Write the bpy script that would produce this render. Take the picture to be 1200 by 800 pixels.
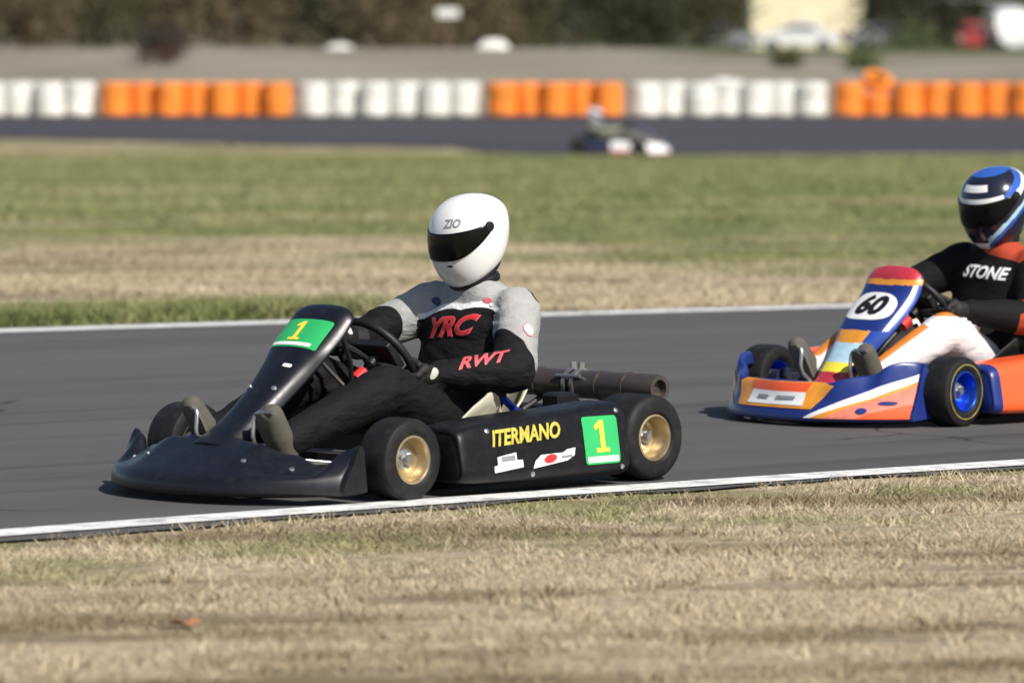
import bpy, bmesh, math, random
import numpy as np
from mathutils import Vector, Matrix, noise as mnoise
from mathutils.bvhtree import BVHTree

random.seed(7); rng = np.random.default_rng(7)
for o in list(bpy.data.objects): bpy.data.objects.remove(o)
sc = bpy.context.scene
C = sc.collection
R = math.radians

# ------------------------------------------------------------------ camera, sky, sun, exposure
CAM_H = 1.47
cam = bpy.data.cameras.new('camera'); camo = bpy.data.objects.new('camera', cam); C.objects.link(camo)
camo.location = (0, 0, CAM_H); camo.rotation_euler = (R(90 - 3.377), 0, 0)
cam.sensor_width = 36; cam.lens = 188.1; cam.clip_start = .1; cam.clip_end = 3000
cam.dof.use_dof = True; cam.dof.focus_distance = 17.6; cam.dof.aperture_fstop = 3.5
sc.camera = camo
SUN_AZ, SUN_EL = R(142), R(43)          # clockwise from +Y
w = bpy.data.worlds.new('World'); sc.world = w; w.use_nodes = True
nt = w.node_tree; nt.nodes.clear()
sky = nt.nodes.new('ShaderNodeTexSky'); sky.sky_type = 'NISHITA'; sky.sun_disc = False
sky.sun_elevation = SUN_EL; sky.sun_rotation = SUN_AZ
bg = nt.nodes.new('ShaderNodeBackground'); bg.inputs[1].default_value = .07
wo = nt.nodes.new('ShaderNodeOutputWorld')
nt.links.new(sky.outputs[0], bg.inputs[0]); nt.links.new(bg.outputs[0], wo.inputs[0])
sun = bpy.data.lights.new('sun', 'SUN'); sun.energy = 4.4; sun.angle = R(.53); sun.color = (1, .94, .86)
suno = bpy.data.objects.new('sun', sun); C.objects.link(suno)
sd = Vector((math.sin(SUN_AZ)*math.cos(SUN_EL), math.cos(SUN_AZ)*math.cos(SUN_EL), math.sin(SUN_EL)))
suno.rotation_euler = sd.to_track_quat('Z', 'Y').to_euler(); suno.location = (8, -6, 20)
sc.view_settings.view_transform = 'Standard'; sc.view_settings.look = 'None'
sc.view_settings.exposure = 0.45; sc.view_settings.gamma = 1

# ------------------------------------------------------------------ material helpers
def new_mat(name):
    m = bpy.data.materials.new(name); m.use_nodes = True
    n = m.node_tree; b = n.nodes['Principled BSDF']
    return m, n, b
def N(nt, t, **k):
    n = nt.nodes.new(t)
    for a, v in k.items():
        if a == 'i':
            for kk, vv in v.items(): n.inputs[kk].default_value = vv
        else: setattr(n, a, v)
    return n
def noise(nt, scale, detail=4, rough=.55, vec=None, stretch=None):
    n = N(nt, 'ShaderNodeTexNoise'); n.inputs['Scale'].default_value = scale
    n.inputs['Detail'].default_value = detail; n.inputs['Roughness'].default_value = rough
    if vec is None:
        vec = N(nt, 'ShaderNodeTexCoord').outputs['Object']
    if stretch:
        mp = N(nt, 'ShaderNodeMapping', vector_type='TEXTURE'); mp.inputs['Scale'].default_value = [1/q for q in stretch[:3]]
        if len(stretch) > 3: mp.inputs['Rotation'].default_value = (0, 0, stretch[3])
        nt.links.new(vec, mp.inputs[0]); vec = mp.outputs[0]
    nt.links.new(vec, n.inputs['Vector'])
    return n.outputs['Fac']
def ramp(nt, fac, stops):
    r = N(nt, 'ShaderNodeValToRGB'); e = r.color_ramp.elements
    while len(e) < len(stops): e.new(.5)
    for el, (p, c) in zip(e, stops):
        el.position = p; el.color = (*c, 1) if len(c) == 3 else c
    nt.links.new(fac, r.inputs[0]); return r.outputs[0]
def mix(nt, fac, a, b, mode='MIX'):
    m = N(nt, 'ShaderNodeMix', data_type='RGBA', blend_type=mode)
    for s, v in ((m.inputs[0], fac), (m.inputs[6], a), (m.inputs[7], b)):
        if isinstance(v, (int, float)): s.default_value = v
        elif isinstance(v, tuple): s.default_value = (*v, 1)
        else: nt.links.new(v, s)
    return m.outputs[2]
def mth(nt, op, a, b=None, c=None):
    m = N(nt, 'ShaderNodeMath', operation=op)
    for i, v in enumerate((a, b, c)):
        if v is None: continue
        if isinstance(v, (int, float)): m.inputs[i].default_value = v
        else: nt.links.new(v, m.inputs[i])
    return m.outputs[0]
def bump(nt, b, h, strength=.3, dist=.01):
    bp = N(nt, 'ShaderNodeBump'); bp.inputs['Strength'].default_value = strength; bp.inputs['Distance'].default_value = dist
    nt.links.new(h, bp.inputs['Height']); nt.links.new(bp.outputs[0], b.inputs['Normal'])
def sc_col(c, k): return tuple(min(1, v*k) for v in c)
def paint(name, col, rough=.4, metal=0, coat=0, var=.15, scale=9, dirt=0, bmp=0, bscale=60, spec=.5):
    m, n, b = new_mat(name)
    f = noise(n, scale, 5)
    c = ramp(n, f, [(.3, sc_col(col, 1-var)), (.7, sc_col(col, 1+var))])
    if dirt:
        d = noise(n, scale*2.3, 6, .65)
        dm = ramp(n, d, [(.5, (0, 0, 0)), (.75, (dirt,)*3)])
        c = mix(n, dm, c, (.19, .16, .12))
    n.links.new(c, b.inputs['Base Color'])
    rr = N(n, 'ShaderNodeMapRange'); rr.inputs[3].default_value = max(.02, rough-.1); rr.inputs[4].default_value = min(1, rough+.12)
    n.links.new(noise(n, scale*3, 4), rr.inputs[0]); n.links.new(rr.outputs[0], b.inputs['Roughness'])
    b.inputs['Metallic'].default_value = metal; b.inputs['Coat Weight'].default_value = coat
    b.inputs['Specular IOR Level'].default_value = spec
    if bmp: bump(n, b, noise(n, bscale, 4), bmp, .004)
    return m
M = {}
M['black_gloss'] = paint('black_gloss', (.0055, .006, .0095), .36, coat=.06, dirt=.05, scale=13, spec=.5)
M['black_pod'] = paint('black_pod', (.005, .005, .006), .42, dirt=.06, scale=14, spec=.3)
M['black'] = paint('black_plastic', (.008, .008, .009), .5, dirt=.04, spec=.35)
M['rubber'] = paint('tyre_rubber', (.010, .010, .0105), .6, dirt=.09, bmp=.25, bscale=120, spec=.28)
M['gold'] = paint('gold_rim', (.50, .40, .24), .36, metal=.8, dirt=.3)
M['bluerim'] = paint('blue_rim', (.02, .09, .55), .28, metal=.8)
M['bluepart'] = paint('blue_anodised', (.02, .06, .42), .3, metal=.6)
M['steel'] = paint('steel', (.5, .5, .5), .35, metal=.9, dirt=.15)
M['darksteel'] = paint('dark_steel', (.045, .044, .045), .45, metal=.6, dirt=.12)
M['muffler'] = paint('heat_stained_steel', (.12, .10, .09), .45, metal=.7, dirt=.45, scale=6)
M['alu'] = paint('cast_aluminium', (.42, .42, .42), .45, metal=.8, dirt=.2)
M['seat'] = paint('cream_fibreglass', (.50, .49, .37), .4, dirt=.2)
M['green'] = paint('green_plate', (.03, .42, .12), .4, var=.06)
M['yellow'] = paint('yellow_vinyl', (.85, .72, .06), .4, var=.06)
M['gold_text'] = paint('gold_vinyl', (.52, .45, .07), .4, var=.2, scale=40)
M['white'] = paint('white_vinyl', (.8, .8, .8), .4, var=.03)
M['helmet_white'] = paint('helmet_white', (.78, .78, .77), .22, coat=.4, var=.015)
M['visor'] = paint('dark_visor', (.003, .003, .003), .16, coat=0, var=.05, spec=.25)
M['red'] = paint('red_vinyl', (.55, .03, .03), .4, var=.1)
M['redpart'] = paint('red_anodised', (.6, .03, .03), .35, var=.1)
M['greytext'] = paint('grey_vinyl', (.25, .25, .27), .4)
M['orange'] = paint('orange_vinyl', (.85, .11, .025), .35, coat=.3, var=.05)
M['amber'] = paint('amber_vinyl', (.75, .30, .03), .35, coat=.3, var=.15, scale=25)
M['salmon'] = paint('salmon_vinyl', (.75, .22, .15), .35, coat=.3, var=.25, scale=18)
M['blue'] = paint('blue_vinyl', (.012, .028, .17), .32, coat=.2, var=.1)
M['blue2'] = paint('bright_blue_vinyl', (.02, .06, .33), .3, coat=.2, var=.15)
M['navy'] = paint('navy_plastic', (.02, .022, .05), .4, coat=.2)
M['skyblue'] = paint('pale_blue_vinyl', (.42, .62, .72), .35, var=.15, scale=30)
M['redv'] = paint('crimson_vinyl', (.45, .03, .05), .35, coat=.3, var=.1)
M['boot'] = paint('grey_suede', (.085, .08, .062), .8, bmp=.4, bscale=90)
M['glove'] = paint('black_glove', (.007, .007, .0075), .7, bmp=.4, bscale=90)
M['glovegrey'] = paint('pale_glove_patch', (.45, .44, .40), .7)
M['dullyellow'] = paint('worn_yellow', (.35, .30, .08), .6, var=.3, scale=30)
M['sole'] = paint('boot_sole', (.11, .105, .085), .85)
M['pink'] = paint('faded_red_vinyl', (.6, .09, .11), .5, var=.2, scale=40)

def suit_mat(name, base, c1, c2, c3, bs_=.7):
    m, n, b = new_mat(name)
    col = base
    for k, c in (('m1', c1), ('m2', c2), ('m3', c3)):
        at = N(n, 'ShaderNodeAttribute', attribute_name=k)
        g = mth(n, 'MULTIPLY', at.outputs['Fac'], 400.); g = mth(n, 'ADD', g, .5)
        g.node.use_clamp = True
        col = mix(n, g, col, c)
    f = noise(n, 26, 5)
    v = ramp(n, f, [(.3, (.90,)*3), (.7, (1.06,)*3)])
    n.links.new(mix(n, 1., col, v, 'MULTIPLY'), b.inputs['Base Color'])
    b.inputs['Roughness'].default_value = .78
    b.inputs['Specular IOR Level'].default_value = .2
    a = noise(n, 22, 3, .5, stretch=(1, 1, 2.2)); a2 = noise(n, 300, 2)
    bump(n, b, mth(n, 'ADD', a, mth(n, 'MULTIPLY', a2, .08)), bs_, .012)
    return m

# ------------------------------------------------------------------ mesh helpers
def link(name, me, mat=None, parent=None):
    o = bpy.data.objects.new(name, me); C.objects.link(o)
    if mat is not None and me is not None and not me.materials:
        for x in (mat if isinstance(mat, (list, tuple)) else [mat]): me.materials.append(M[x] if isinstance(x, str) else x)
    if parent is not None: o.parent = parent
    return o
def tag(o, label, cat, group=None, kind=None):
    if label: o['label'] = label
    if cat: o['category'] = cat
    if group: o['group'] = group
    if kind: o['kind'] = kind
    return o
def empty(name, loc=(0, 0, 0), rz=0):
    o = bpy.data.objects.new(name, None); C.objects.link(o); o.location = loc; o.rotation_euler = (0, 0, rz)
    o.empty_display_size = .2; return o
class MB:
    def __init__(s): s.v = []; s.f = []
    def add(s, v, f):
        n = len(s.v); s.v += [tuple(p) for p in v]; s.f += [tuple(i+n for i in q) for q in f]; return s
    def loft(s, rings, closed=True, cap=True):
        n = len(rings[0]); v = [p for r in rings for p in r]; f = []
        for i in range(len(rings)-1):
            for j in range(n if closed else n-1):
                a = i*n+j; b = i*n+(j+1) % n
                f.append((a, b, b+n, a+n))
        if cap and closed:
            f.append(tuple(range(n))[::-1]); f.append(tuple((len(rings)-1)*n+j for j in range(n)))
        return s.add(v, f)
    def tube(s, pts, r, seg=10, cap=True):
        pts = [Vector(p) for p in pts]; rs = r if isinstance(r, (list, tuple)) else [r]*len(pts)
        rings = []; up = None
        for i, p in enumerate(pts):
            d = (pts[min(i+1, len(pts)-1)] - pts[max(i-1, 0)]).normalized()
            if up is None:
                up = Vector((0, 0, 1)) if abs(d.z) < .9 else Vector((1, 0, 0))
            x = d.cross(up); x = x.normalized() if x.length > 1e-6 else d.orthogonal().normalized(); y = x.cross(d).normalized(); up = y
            rings.append([p + (x*math.cos(a)+y*math.sin(a))*rs[i] for a in [2*math.pi*k/seg for k in range(seg)]])
        return s.loft(rings, True, cap)
    def box(s, c, d, rot=None):
        c = Vector(c); hx, hy, hz = d[0]/2, d[1]/2, d[2]/2
        b = min(hx, hy, hz)*.22
        # chamfered box: three nested octagon-ish rings
        rings = []
        for z, k in ((-hz, b), (-hz+b, 0), (hz-b, 0), (hz, b)):
            x, y = hx-k, hy-k
            rings.append([Vector(p) for p in ((x, y-b, z), (x-b, y, z), (-x+b, y, z), (-x, y-b, z), (-x, -y+b, z), (-x+b, -y, z), (x-b, -y, z), (x, -y+b, z))])
        if rot is not None: rings = [[rot @ p for p in r] for r in rings]
        return s.loft([[p+c for p in r] for r in rings])
    def lathe(s, prof, seg=32, o=(0, 0, 0), axis='y', closed_prof=False):
        o = Vector(o); rings = []
        for k in range(seg):
            a = 2*math.pi*k/seg; ca, sa = math.cos(a), math.sin(a); rg = []
            for r, h in prof:
                p = {'y': (r*ca, h, r*sa), 'z': (r*ca, r*sa, h), 'x': (h, r*ca, r*sa)}[axis]
                rg.append(o+Vector(p))
            rings.append(rg)
        n = len(prof); v = [p for r in rings for p in r]; f = []
        for i in range(seg):
            for j in range(n if closed_prof else n-1):
                a = i*n+j; b = i*n+(j+1) % n; i2 = (i+1) % seg
                f.append((a, b, i2*n+(j+1) % n, i2*n+j))
        return s.add(v, f)
    def ball(s, c, r, seg=12, rings=8, sx=1, sy=1, sz=1):
        c = Vector(c); rs = []
        for i in range(rings+1):
            t = math.pi*i/rings; rr = max(math.sin(t), 1e-3)
            rs.append([c+Vector((r*sx*rr*math.cos(a), r*sy*rr*math.sin(a), r*sz*math.cos(t))) for a in [2*math.pi*k/seg for k in range(seg)]])
        return s.loft(rs)
    def mesh(s, name, smooth=True, fix=True, merge=0):
        me = bpy.data.meshes.new(name); me.from_pydata(s.v, [], s.f)
        bm = bmesh.new(); bm.from_mesh(me)
        if merge: bmesh.ops.remove_doubles(bm, verts=bm.verts, dist=merge)
        if fix: bmesh.ops.recalc_face_normals(bm, faces=bm.faces)
        bm.to_mesh(me); bm.free()
        if smooth:
            for p in me.polygons: p.use_smooth = True
            try: me.set_sharp_from_angle(angle=R(38))
            except Exception: pass
        return me
    def build(s, name, mat, parent=None, smooth=True, **k):
        return link(name, s.mesh(name, smooth, **k), mat, parent)
def arc_pts(p, n=6, r=.05):
    """polyline with rounded corners"""
    p = [Vector(q) for q in p]; out = [p[0]]
    for i in range(1, len(p)-1):
        a = (p[i-1]-p[i]); b = (p[i+1]-p[i]); rr = min(r, a.length*.45, b.length*.45)
        a = p[i]+a.normalized()*rr; b = p[i]+b.normalized()*rr
        for k in range(n+1):
            t = k/n; out.append(a*(1-t)**2 + p[i]*2*t*(1-t) + b*t*t)
    out.append(p[-1]); return out
def solidify(o, th):
    m = o.modifiers.new('thickness', 'SOLIDIFY'); m.thickness = th; m.offset = 0
def evaluated(me_obj):
    dg = bpy.context.evaluated_depsgraph_get(); dg.update()
    return bpy.data.meshes.new_from_object(me_obj.evaluated_get(dg))
def bvh_of(me):
    return BVHTree.FromPolygons([v.co.copy() for v in me.vertices], [tuple(p.vertices) for p in me.polygons])
def project(bm, origin, ex, ey, d, bvh, off, back=.3):
    origin, ex, ey, d = map(Vector, (origin, ex, ey, d)); d.normalize()
    bad = []
    for v in bm.verts:
        p = origin + ex*v.co.x + ey*v.co.y
        h = bvh.ray_cast(p - d*back, d, 1.2)
        if h[0] is None: bad.append(v); continue
        nn = h[1] if h[1].dot(d) < 0 else -h[1]; v.co = h[0] + (nn*.7-d*.3)*off
    if bad: bmesh.ops.delete(bm, geom=bad, context='VERTS')
def finish_bm(bm, name, mat, parent):
    me = bpy.data.meshes.new(name); bm.to_mesh(me); bm.free()
    for p in me.polygons: p.use_smooth = True
    return link(name, me, mat, parent)
def refine(bm, L):
    for ax in (0, 1):
        cs = [v.co[ax] for v in bm.verts]; k0, k1 = math.floor(min(cs)/L)+1, math.ceil(max(cs)/L)
        for k in range(k0, k1):
            p = [0, 0, 0]; p[ax] = k*L+1e-5; nn = [0, 0, 0]; nn[ax] = 1
            bmesh.ops.bisect_plane(bm, geom=bm.verts[:]+bm.edges[:]+bm.faces[:], plane_co=p, plane_no=nn, dist=1e-7)
def patch(name, outline, origin, ex, ey, d, bvh, mat, parent, off=.002, L=.02, back=.3):
    bm = bmesh.new(); vs = [bm.verts.new((x, y, 0)) for x, y in outline]
    bm.faces.new(vs); bm.normal_update(); bmesh.ops.triangulate(bm, faces=bm.faces, quad_method='FIXED', ngon_method='EAR_CLIP'); refine(bm, L)
    project(bm, origin, ex, ey, d, bvh, off, back)
    return finish_bm(bm, name, mat, parent)
def text(name, body, size, origin, ex, ey, d, bvh, mat, parent, off=.003, shear=0., bold=.0, L=.02, squash=1.):
    cu = bpy.data.curves.new('t', 'FONT'); cu.body = body; cu.size = size; cu.align_x = 'CENTER'; cu.align_y = 'CENTER'
    cu.shear = shear; cu.offset = bold; cu.resolution_u = 3
    to = bpy.data.objects.new('t', cu); C.objects.link(to)
    me = evaluated(to); bpy.data.objects.remove(to); bpy.data.curves.remove(cu)
    bm = bmesh.new(); bm.from_mesh(me); bpy.data.meshes.remove(me)
    for v in bm.verts: v.co.x *= squash
    refine(bm, L)
    project(bm, origin, ex, ey, d, bvh, off)
    return finish_bm(bm, name, mat, parent)
ONE = [(-.30, -.5), (.30, -.5), (.30, -.37), (.12, -.37), (.12, .5), (-.05, .5), (-.31, .34), (-.27, .20), (-.09, .28), (-.09, -.37), (-.30, -.37)]
def one(h): return [(x*h, y*h) for x, y in ONE]
def rrect(w, h, r=.01, n=4):
    out = []
    for cx, cy, a0 in ((w/2-r, h/2-r, 0), (-w/2+r, h/2-r, 90), (-w/2+r, -h/2+r, 180), (w/2-r, -h/2+r, 270)):
        for k in range(n+1):
            a = R(a0+90*k/n); out.append((cx+r*math.cos(a), cy+r*math.sin(a)))
    return out
def oval(w, h, n=28, p=2.0, rot=0):
    out = []
    for k in range(n):
        a = 2*math.pi*k/n; c, s = math.cos(a), math.sin(a)
        x = w/2*math.copysign(abs(c)**(2/p), c); y = h/2*math.copysign(abs(s)**(2/p), s)
        out.append((x*math.cos(rot)-y*math.sin(rot), x*math.sin(rot)+y*math.cos(rot)))
    return out
def lerp_tab(tab, x):
    if x <= tab[0][0]: return tab[0][1]
    for (a, va), (b, vb) in zip(tab, tab[1:]):
        if x <= b:
            t = (x-a)/(b-a); t = t*t*(3-2*t); return va+(vb-va)*t
    return tab[-1][1]

# ------------------------------------------------------------------ terrain
ZT = [(0, 0), (30, 0), (90, -.74), (95, -.80), (113, -.47), (117, -.46), (165, .76), (182, .2), (2000, .2)]
def ground_z(y):
    if y <= ZT[0][0]: return 0.
    for (a, va), (b, vb) in zip(ZT, ZT[1:]):
        if y <= b: return va+(vb-va)*(y-a)/(b-a)
    return ZT[-1][1]
def edge_line(x, b, c, y0, lim=5.):
    xx = max(-lim, min(lim, x)); y = y0+b*xx+c*xx*xx
    if x != xx: y += (b+2*c*xx)*(x-xx)
    return y
near_edge = lambda x: edge_line(x, .789, -.0234, 16.49)
far_edge = lambda x: edge_line(x, .535, -.008, 26.96)

def grass_colour(n, bank=True):
    geo = N(n, 'ShaderNodeNewGeometry'); sep = N(n, 'ShaderNodeSeparateXYZ'); n.links.new(geo.outputs['Position'], sep.inputs[0])
    P = geo.outputs['Position']; X, Y = sep.outputs[0], sep.outputs[1]
    n1 = noise(n, .22, 4, .6, P, (1, 1, 1)); n2 = noise(n, 1.5, 5, .6, P); n3 = noise(n, 14, 4, .6, P)
    def ss(v, a, b):
        r = N(n, 'ShaderNodeMapRange', interpolation_type='SMOOTHSTEP'); r.inputs[1].default_value = a; r.inputs[2].default_value = b
        n.links.new(v, r.inputs[0]); return r.outputs[0]
    tan = ramp(n, n3, [(.3, (.42, .34, .22)), (.55, (.59, .50, .35)), (.75, (.69, .60, .445))])
    n4 = noise(n, 1.1, 5, .62, P, (.3, 1.2, 1, R(8)))
    brown = mix(n, mth(n, 'MULTIPLY', ss(n4, .48, .62), .8), tan, (.22, .17, .095))
    green = ramp(n, n2, [(.3, (.135, .18, .062)), (.5, (.215, .24, .095)), (.7, (.39, .36, .18))])
    # infield: green beyond a dry strip along the track, the border wandering
    yy = mth(n, 'ADD', Y, mth(n, 'MULTIPLY', mth(n, 'SUBTRACT', n1, .5), 26.))
    inf = mth(n, 'MULTIPLY', ss(yy, 33, 40), mth(n, 'SUBTRACT', 1., mth(n, 'MULTIPLY', ss(yy, 88, 100), .6)))
    streak = noise(n, .55, 5, .6, P, (.16, 1., 1, R(12)))
    inf = mth(n, 'MULTIPLY', inf, mth(n, 'SUBTRACT', 1., mth(n, 'MULTIPLY', ss(streak, .52, .62), .62)))
    inf = mth(n, 'MAXIMUM', inf, mth(n, 'MULTIPLY', mth(n, 'MULTIPLY', ss(streak, .47, .40), .75), ss(Y, 28, 29)))
    # a greener tuft line along the far kerb
    e = mth(n, 'SUBTRACT', Y, mth(n, 'ADD', mth(n, 'MULTIPLY', X, .535), 26.96))
    tuft = mth(n, 'MULTIPLY', mth(n, 'MULTIPLY', ss(e, 1.9, 1.2), ss(e, .15, .35)), ss(X, .4, -1.2))
    tuft = mth(n, 'MULTIPLY', tuft, ss(Y, 22, 23))
    # foreground: olive traces near the track edge
    e2 = mth(n, 'SUBTRACT', mth(n, 'ADD', mth(n, 'MULTIPLY', X, .789), 16.49), Y)
    fg = mth(n, 'MULTIPLY', mth(n, 'MULTIPLY', ss(e2, 2.4, .6), ss(n2, .46, .60)), ss(Y, 21, 20))
    fg = mth(n, 'MULTIPLY', fg, .85)
    g = mth(n, 'MAXIMUM', mth(n, 'MAXIMUM', inf, tuft), fg)
    c = mix(n, g, brown, green)
    if bank:
        bk = ramp(n, noise(n, .3, 6, .65, P, (.35, .5, 1)), [(.3, (.20, .18, .14)), (.5, (.33, .30, .24)), (.72, (.44, .41, .34))])
        c = mix(n, ss(Y, 112, 118), c, bk)
        gr = mth(n, 'MULTIPLY', ss(Y, 150, 166), ss(X, 3, 7))
        c = mix(n, gr, c, (.09, .12, .04))
    return c
m, n, b = new_mat('dry_grass_ground'); n.links.new(mix(n, 1., grass_colour(n), (.82, .8, .78), 'MULTIPLY'), b.inputs['Base Color'])
b.inputs['Roughness'].default_value = .95; b.inputs['Specular IOR Level'].default_value = .15
P = N(n, 'ShaderNodeNewGeometry').outputs['Position']
bump(n, b, mth(n, 'ADD', noise(n, 18, 5, .7, P), mth(n, 'MULTIPLY', noise(n, 2.5, 3, .5, P), 1.5)), 1., .05); M['ground'] = m
m, n, b = new_mat('grass_blades'); c = grass_colour(n, False)
oi = N(n, 'ShaderNodeAttribute', attribute_name='tone')
n.links.new(mix(n, 1., c, ramp(n, oi.outputs['Fac'], [(0, (.72, .72, .70)), (1, (1.0, 1.0, .98))]), 'MULTIPLY'), b.inputs['Base Color'])
b.inputs['Roughness'].default_value = .8; b.inputs['Specular IOR Level'].default_value = .2; M['blade'] = m
m, n, b = new_mat('worn_asphalt')
P = N(n, 'ShaderNodeNewGeometry').outputs['Position']
a = ramp(n, noise(n, 260, 3, .7, P), [(.25, (.053, .0525, .052)), (.55, (.091, .090, .0885)), (.8, (.142, .139, .135))])
bl = ramp(n, noise(n, .9, 5, .6, P, (.16, 1.3, 1, R(36))), [(.32, (.80, .80, .81)), (.68, (1.12, 1.11, 1.09))])
a = mix(n, 1., a, bl, 'MULTIPLY')
sk = ramp(n, noise(n, 2.6, 4, .55, P, (.07, 1.2, 1, R(37))), [(.54, (1.03, 1.03, 1.03)), (.68, (.72, .72, .73))])
a = mix(n, 1., a, sk, 'MULTIPLY')
vo = N(n, 'ShaderNodeTexVoronoi', feature='DISTANCE_TO_EDGE'); vo.inputs['Scale'].default_value = .42
wv = N(n, 'ShaderNodeVectorMath', operation='ADD'); n.links.new(P, wv.inputs[0])
wn = N(n, 'ShaderNodeTexNoise'); wn.inputs['Scale'].default_value = 1.3; wn.inputs['Detail'].default_value = 6; n.links.new(P, wn.inputs['Vector'])
n.links.new(wn.outputs['Color'], wv.inputs[1]); n.links.new(wv.outputs[0], vo.inputs['Vector'])
ck = ramp(n, vo.outputs['Distance'], [(0, (.35, .35, .35)), (.012, (1, 1, 1))])
ckm = ramp(n, noise(n, .6, 3, .5, P), [(.50, (0, 0, 0)), (.56, (1, 1, 1))])
a = mix(n, ckm, a, mix(n, 1., a, ck, 'MULTIPLY'))
n.links.new(a, b.inputs['Base Color']); b.inputs['Roughness'].default_value = .85; b.inputs['Specular IOR Level'].default_value = .3
bump(n, b, noise(n, 220, 3, .7, P), .5, .004); M['asphalt'] = m
m, n, b = new_mat('far_asphalt')
P = N(n, 'ShaderNodeNewGeometry').outputs['Position']
a = ramp(n, noise(n, .5, 5, .6, P, (.1, 1, 1, R(-12))), [(.35, (.036, .034, .043)), (.7, (.062, .06, .068))])
n.links.new(a, b.inputs['Base Color']); b.inputs['Roughness'].default_value = .85; b.inputs['Specular IOR Level'].default_value = .3
M['farasphalt'] = m
m, n, b = new_mat('line_paint')
P = N(n, 'ShaderNodeNewGeometry').outputs['Position']
wr = ramp(n, noise(n, 9, 7, .75, P), [(.36, (.34, .33, .32)), (.5, (.70, .70, .68)), (.7, (.80, .80, .79))])
n.links.new(wr, b.inputs['Base Color']); b.inputs['Roughness'].default_value = .7; M['line'] = m

def tess(xs, ys, zf):
    v = [(x, y, zf(y)) for y in ys for x in xs]; nx = len(xs)
    f = [(j*nx+i, j*nx+i+1, (j+1)*nx+i+1, (j+1)*nx+i) for j in range(len(ys)-1) for i in range(nx-1)]
    return v, f
xs = [-900, -300, -120, -60, -30, -15, 0, 15, 30, 60, 120, 300, 900]
ys = [-60, -20, 0, 10, 20, 30] + [30+60*k/13 for k in range(1, 14)] + [95, 98, 101.75, 105.5, 109.25, 113, 117, 125, 135, 145, 155, 165, 172, 182, 220, 300, 500, 900, 1600]
mb = MB(); mb.add(*tess(xs, ys, ground_z)); g = mb.build('ground', 'ground', fix=False); g['kind'] = 'structure'

def ribbon(name, lo, hi, xs, dz, mat, nsub=1, zf=ground_z):
    v = []; f = []
    for x in xs:
        a, b_ = lo(x), hi(x)
        for k in range(nsub+1):
            y = a+(b_-a)*k/nsub; v.append((x, y, zf(y)+dz))
    n1 = nsub+1
    for i in range(len(xs)-1):
        for k in range(nsub): f.append((i*n1+k, (i+1)*n1+k, (i+1)*n1+k+1, i*n1+k+1))
    mb = MB(); mb.add(v, f); o = mb.build(name, mat, fix=False); o['kind'] = 'structure'; return o
tx = [-14+.08*k for k in range(0, 401)]
wob = lambda x: .018*math.sin(x*7.1)+.012*math.sin(x*17.3+1)+.02*mnoise.noise(Vector((x*3, 0, 0)))
ribbon('track', lambda x: near_edge(x)-.08-.07*max(0, min(2, -x))+1.4*wob(x), lambda x: min(29.99, far_edge(x)+.30+wob(x+40)), [x for x in tx if x < 5.6], .008, 'asphalt')
# beyond the frame the track goes on uphill to the right
ribbon('track_continuation', lambda x: near_edge(x)-.30, lambda x: far_edge(x)+.30, [5.56, 7, 9, 11, 14, 18, 22], .03, 'asphalt', 24)
ribbon('edge_line', lambda x: near_edge(x)-.02, lambda x: near_edge(x)+.205+.006*wob(x), [x for x in tx if x < 5.6], .012, 'line')
ribbon('edge_line', lambda x: far_edge(x)-.14, lambda x: far_edge(x)+.15, [x for x in tx if x < 5.2], .012, 'line')
def road_near(x): return lerp_tab([(-60, 108.), (-10, 101.2), (-1.5, 97.5), (1.0, 91.4), (3.0, 91.2), (6.5, 93.2), (10, 93.4), (60, 93)], x)
ribbon('road', lambda x: road_near(x)+.1*mnoise.noise(Vector((x*.7, 3, 0))), lambda x: 113.6, [-60+1.*k for k in range(121)], .02, 'farasphalt', 16)

# ------------------------------------------------------------------ grass blades
def blades(name, xy, h, wd, label, bend=.5):
    n = len(xy); ang = rng.uniform(0, 2*np.pi, n); hh = h*rng.uniform(.5, 1.3, n); ww = wd*rng.uniform(.6, 1.4, n)
    z = np.array([ground_z(y) for y in xy[:, 1]])
    dx, dy = np.cos(ang), np.sin(ang); la = rng.uniform(0, 2*np.pi, n); ln = hh*rng.uniform(.2, 1.6, n)*bend*2
    v = np.zeros((n, 3, 3)); 
    v[:, 0] = np.stack([xy[:, 0]-dx*ww/2, xy[:, 1]-dy*ww/2, z-.004], 1)
    v[:, 1] = np.stack([xy[:, 0]+dx*ww/2, xy[:, 1]+dy*ww/2, z-.004], 1)
    v[:, 2] = np.stack([xy[:, 0]+np.cos(la)*ln, xy[:, 1]+np.sin(la)*ln, z+hh], 1)
    me = bpy.data.meshes.new(name)
    me.vertices.add(3*n); me.loops.add(3*n); me.polygons.add(n)
    me.vertices.foreach_set('co', v.ravel()); me.loops.foreach_set('vertex_index', np.arange(3*n, dtype=np.int32))
    me.polygons.foreach_set('loop_start', np.arange(0, 3*n, 3, dtype=np.int32)); me.polygons.foreach_set('loop_total', np.full(n, 3, dtype=np.int32))
    at = me.attributes.new('tone', 'FLOAT', 'POINT'); at.data.foreach_set('value', np.repeat(rng.uniform(0, 1, n), 3))
    me.update(); o = link(name, me, 'blade'); tag(o, label, 'grass', kind='stuff'); return o
N1 = 300000
X = rng.uniform(-2.9, 3.3, N1); E_ = np.array([near_edge(x) for x in X]); Y = rng.uniform(11.2, 18.6, N1)
cl = np.sin(X*9+np.sin(Y*7)*2)+np.sin(Y*11+X*3)+np.sin(X*3.1-Y*4.3)
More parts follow.
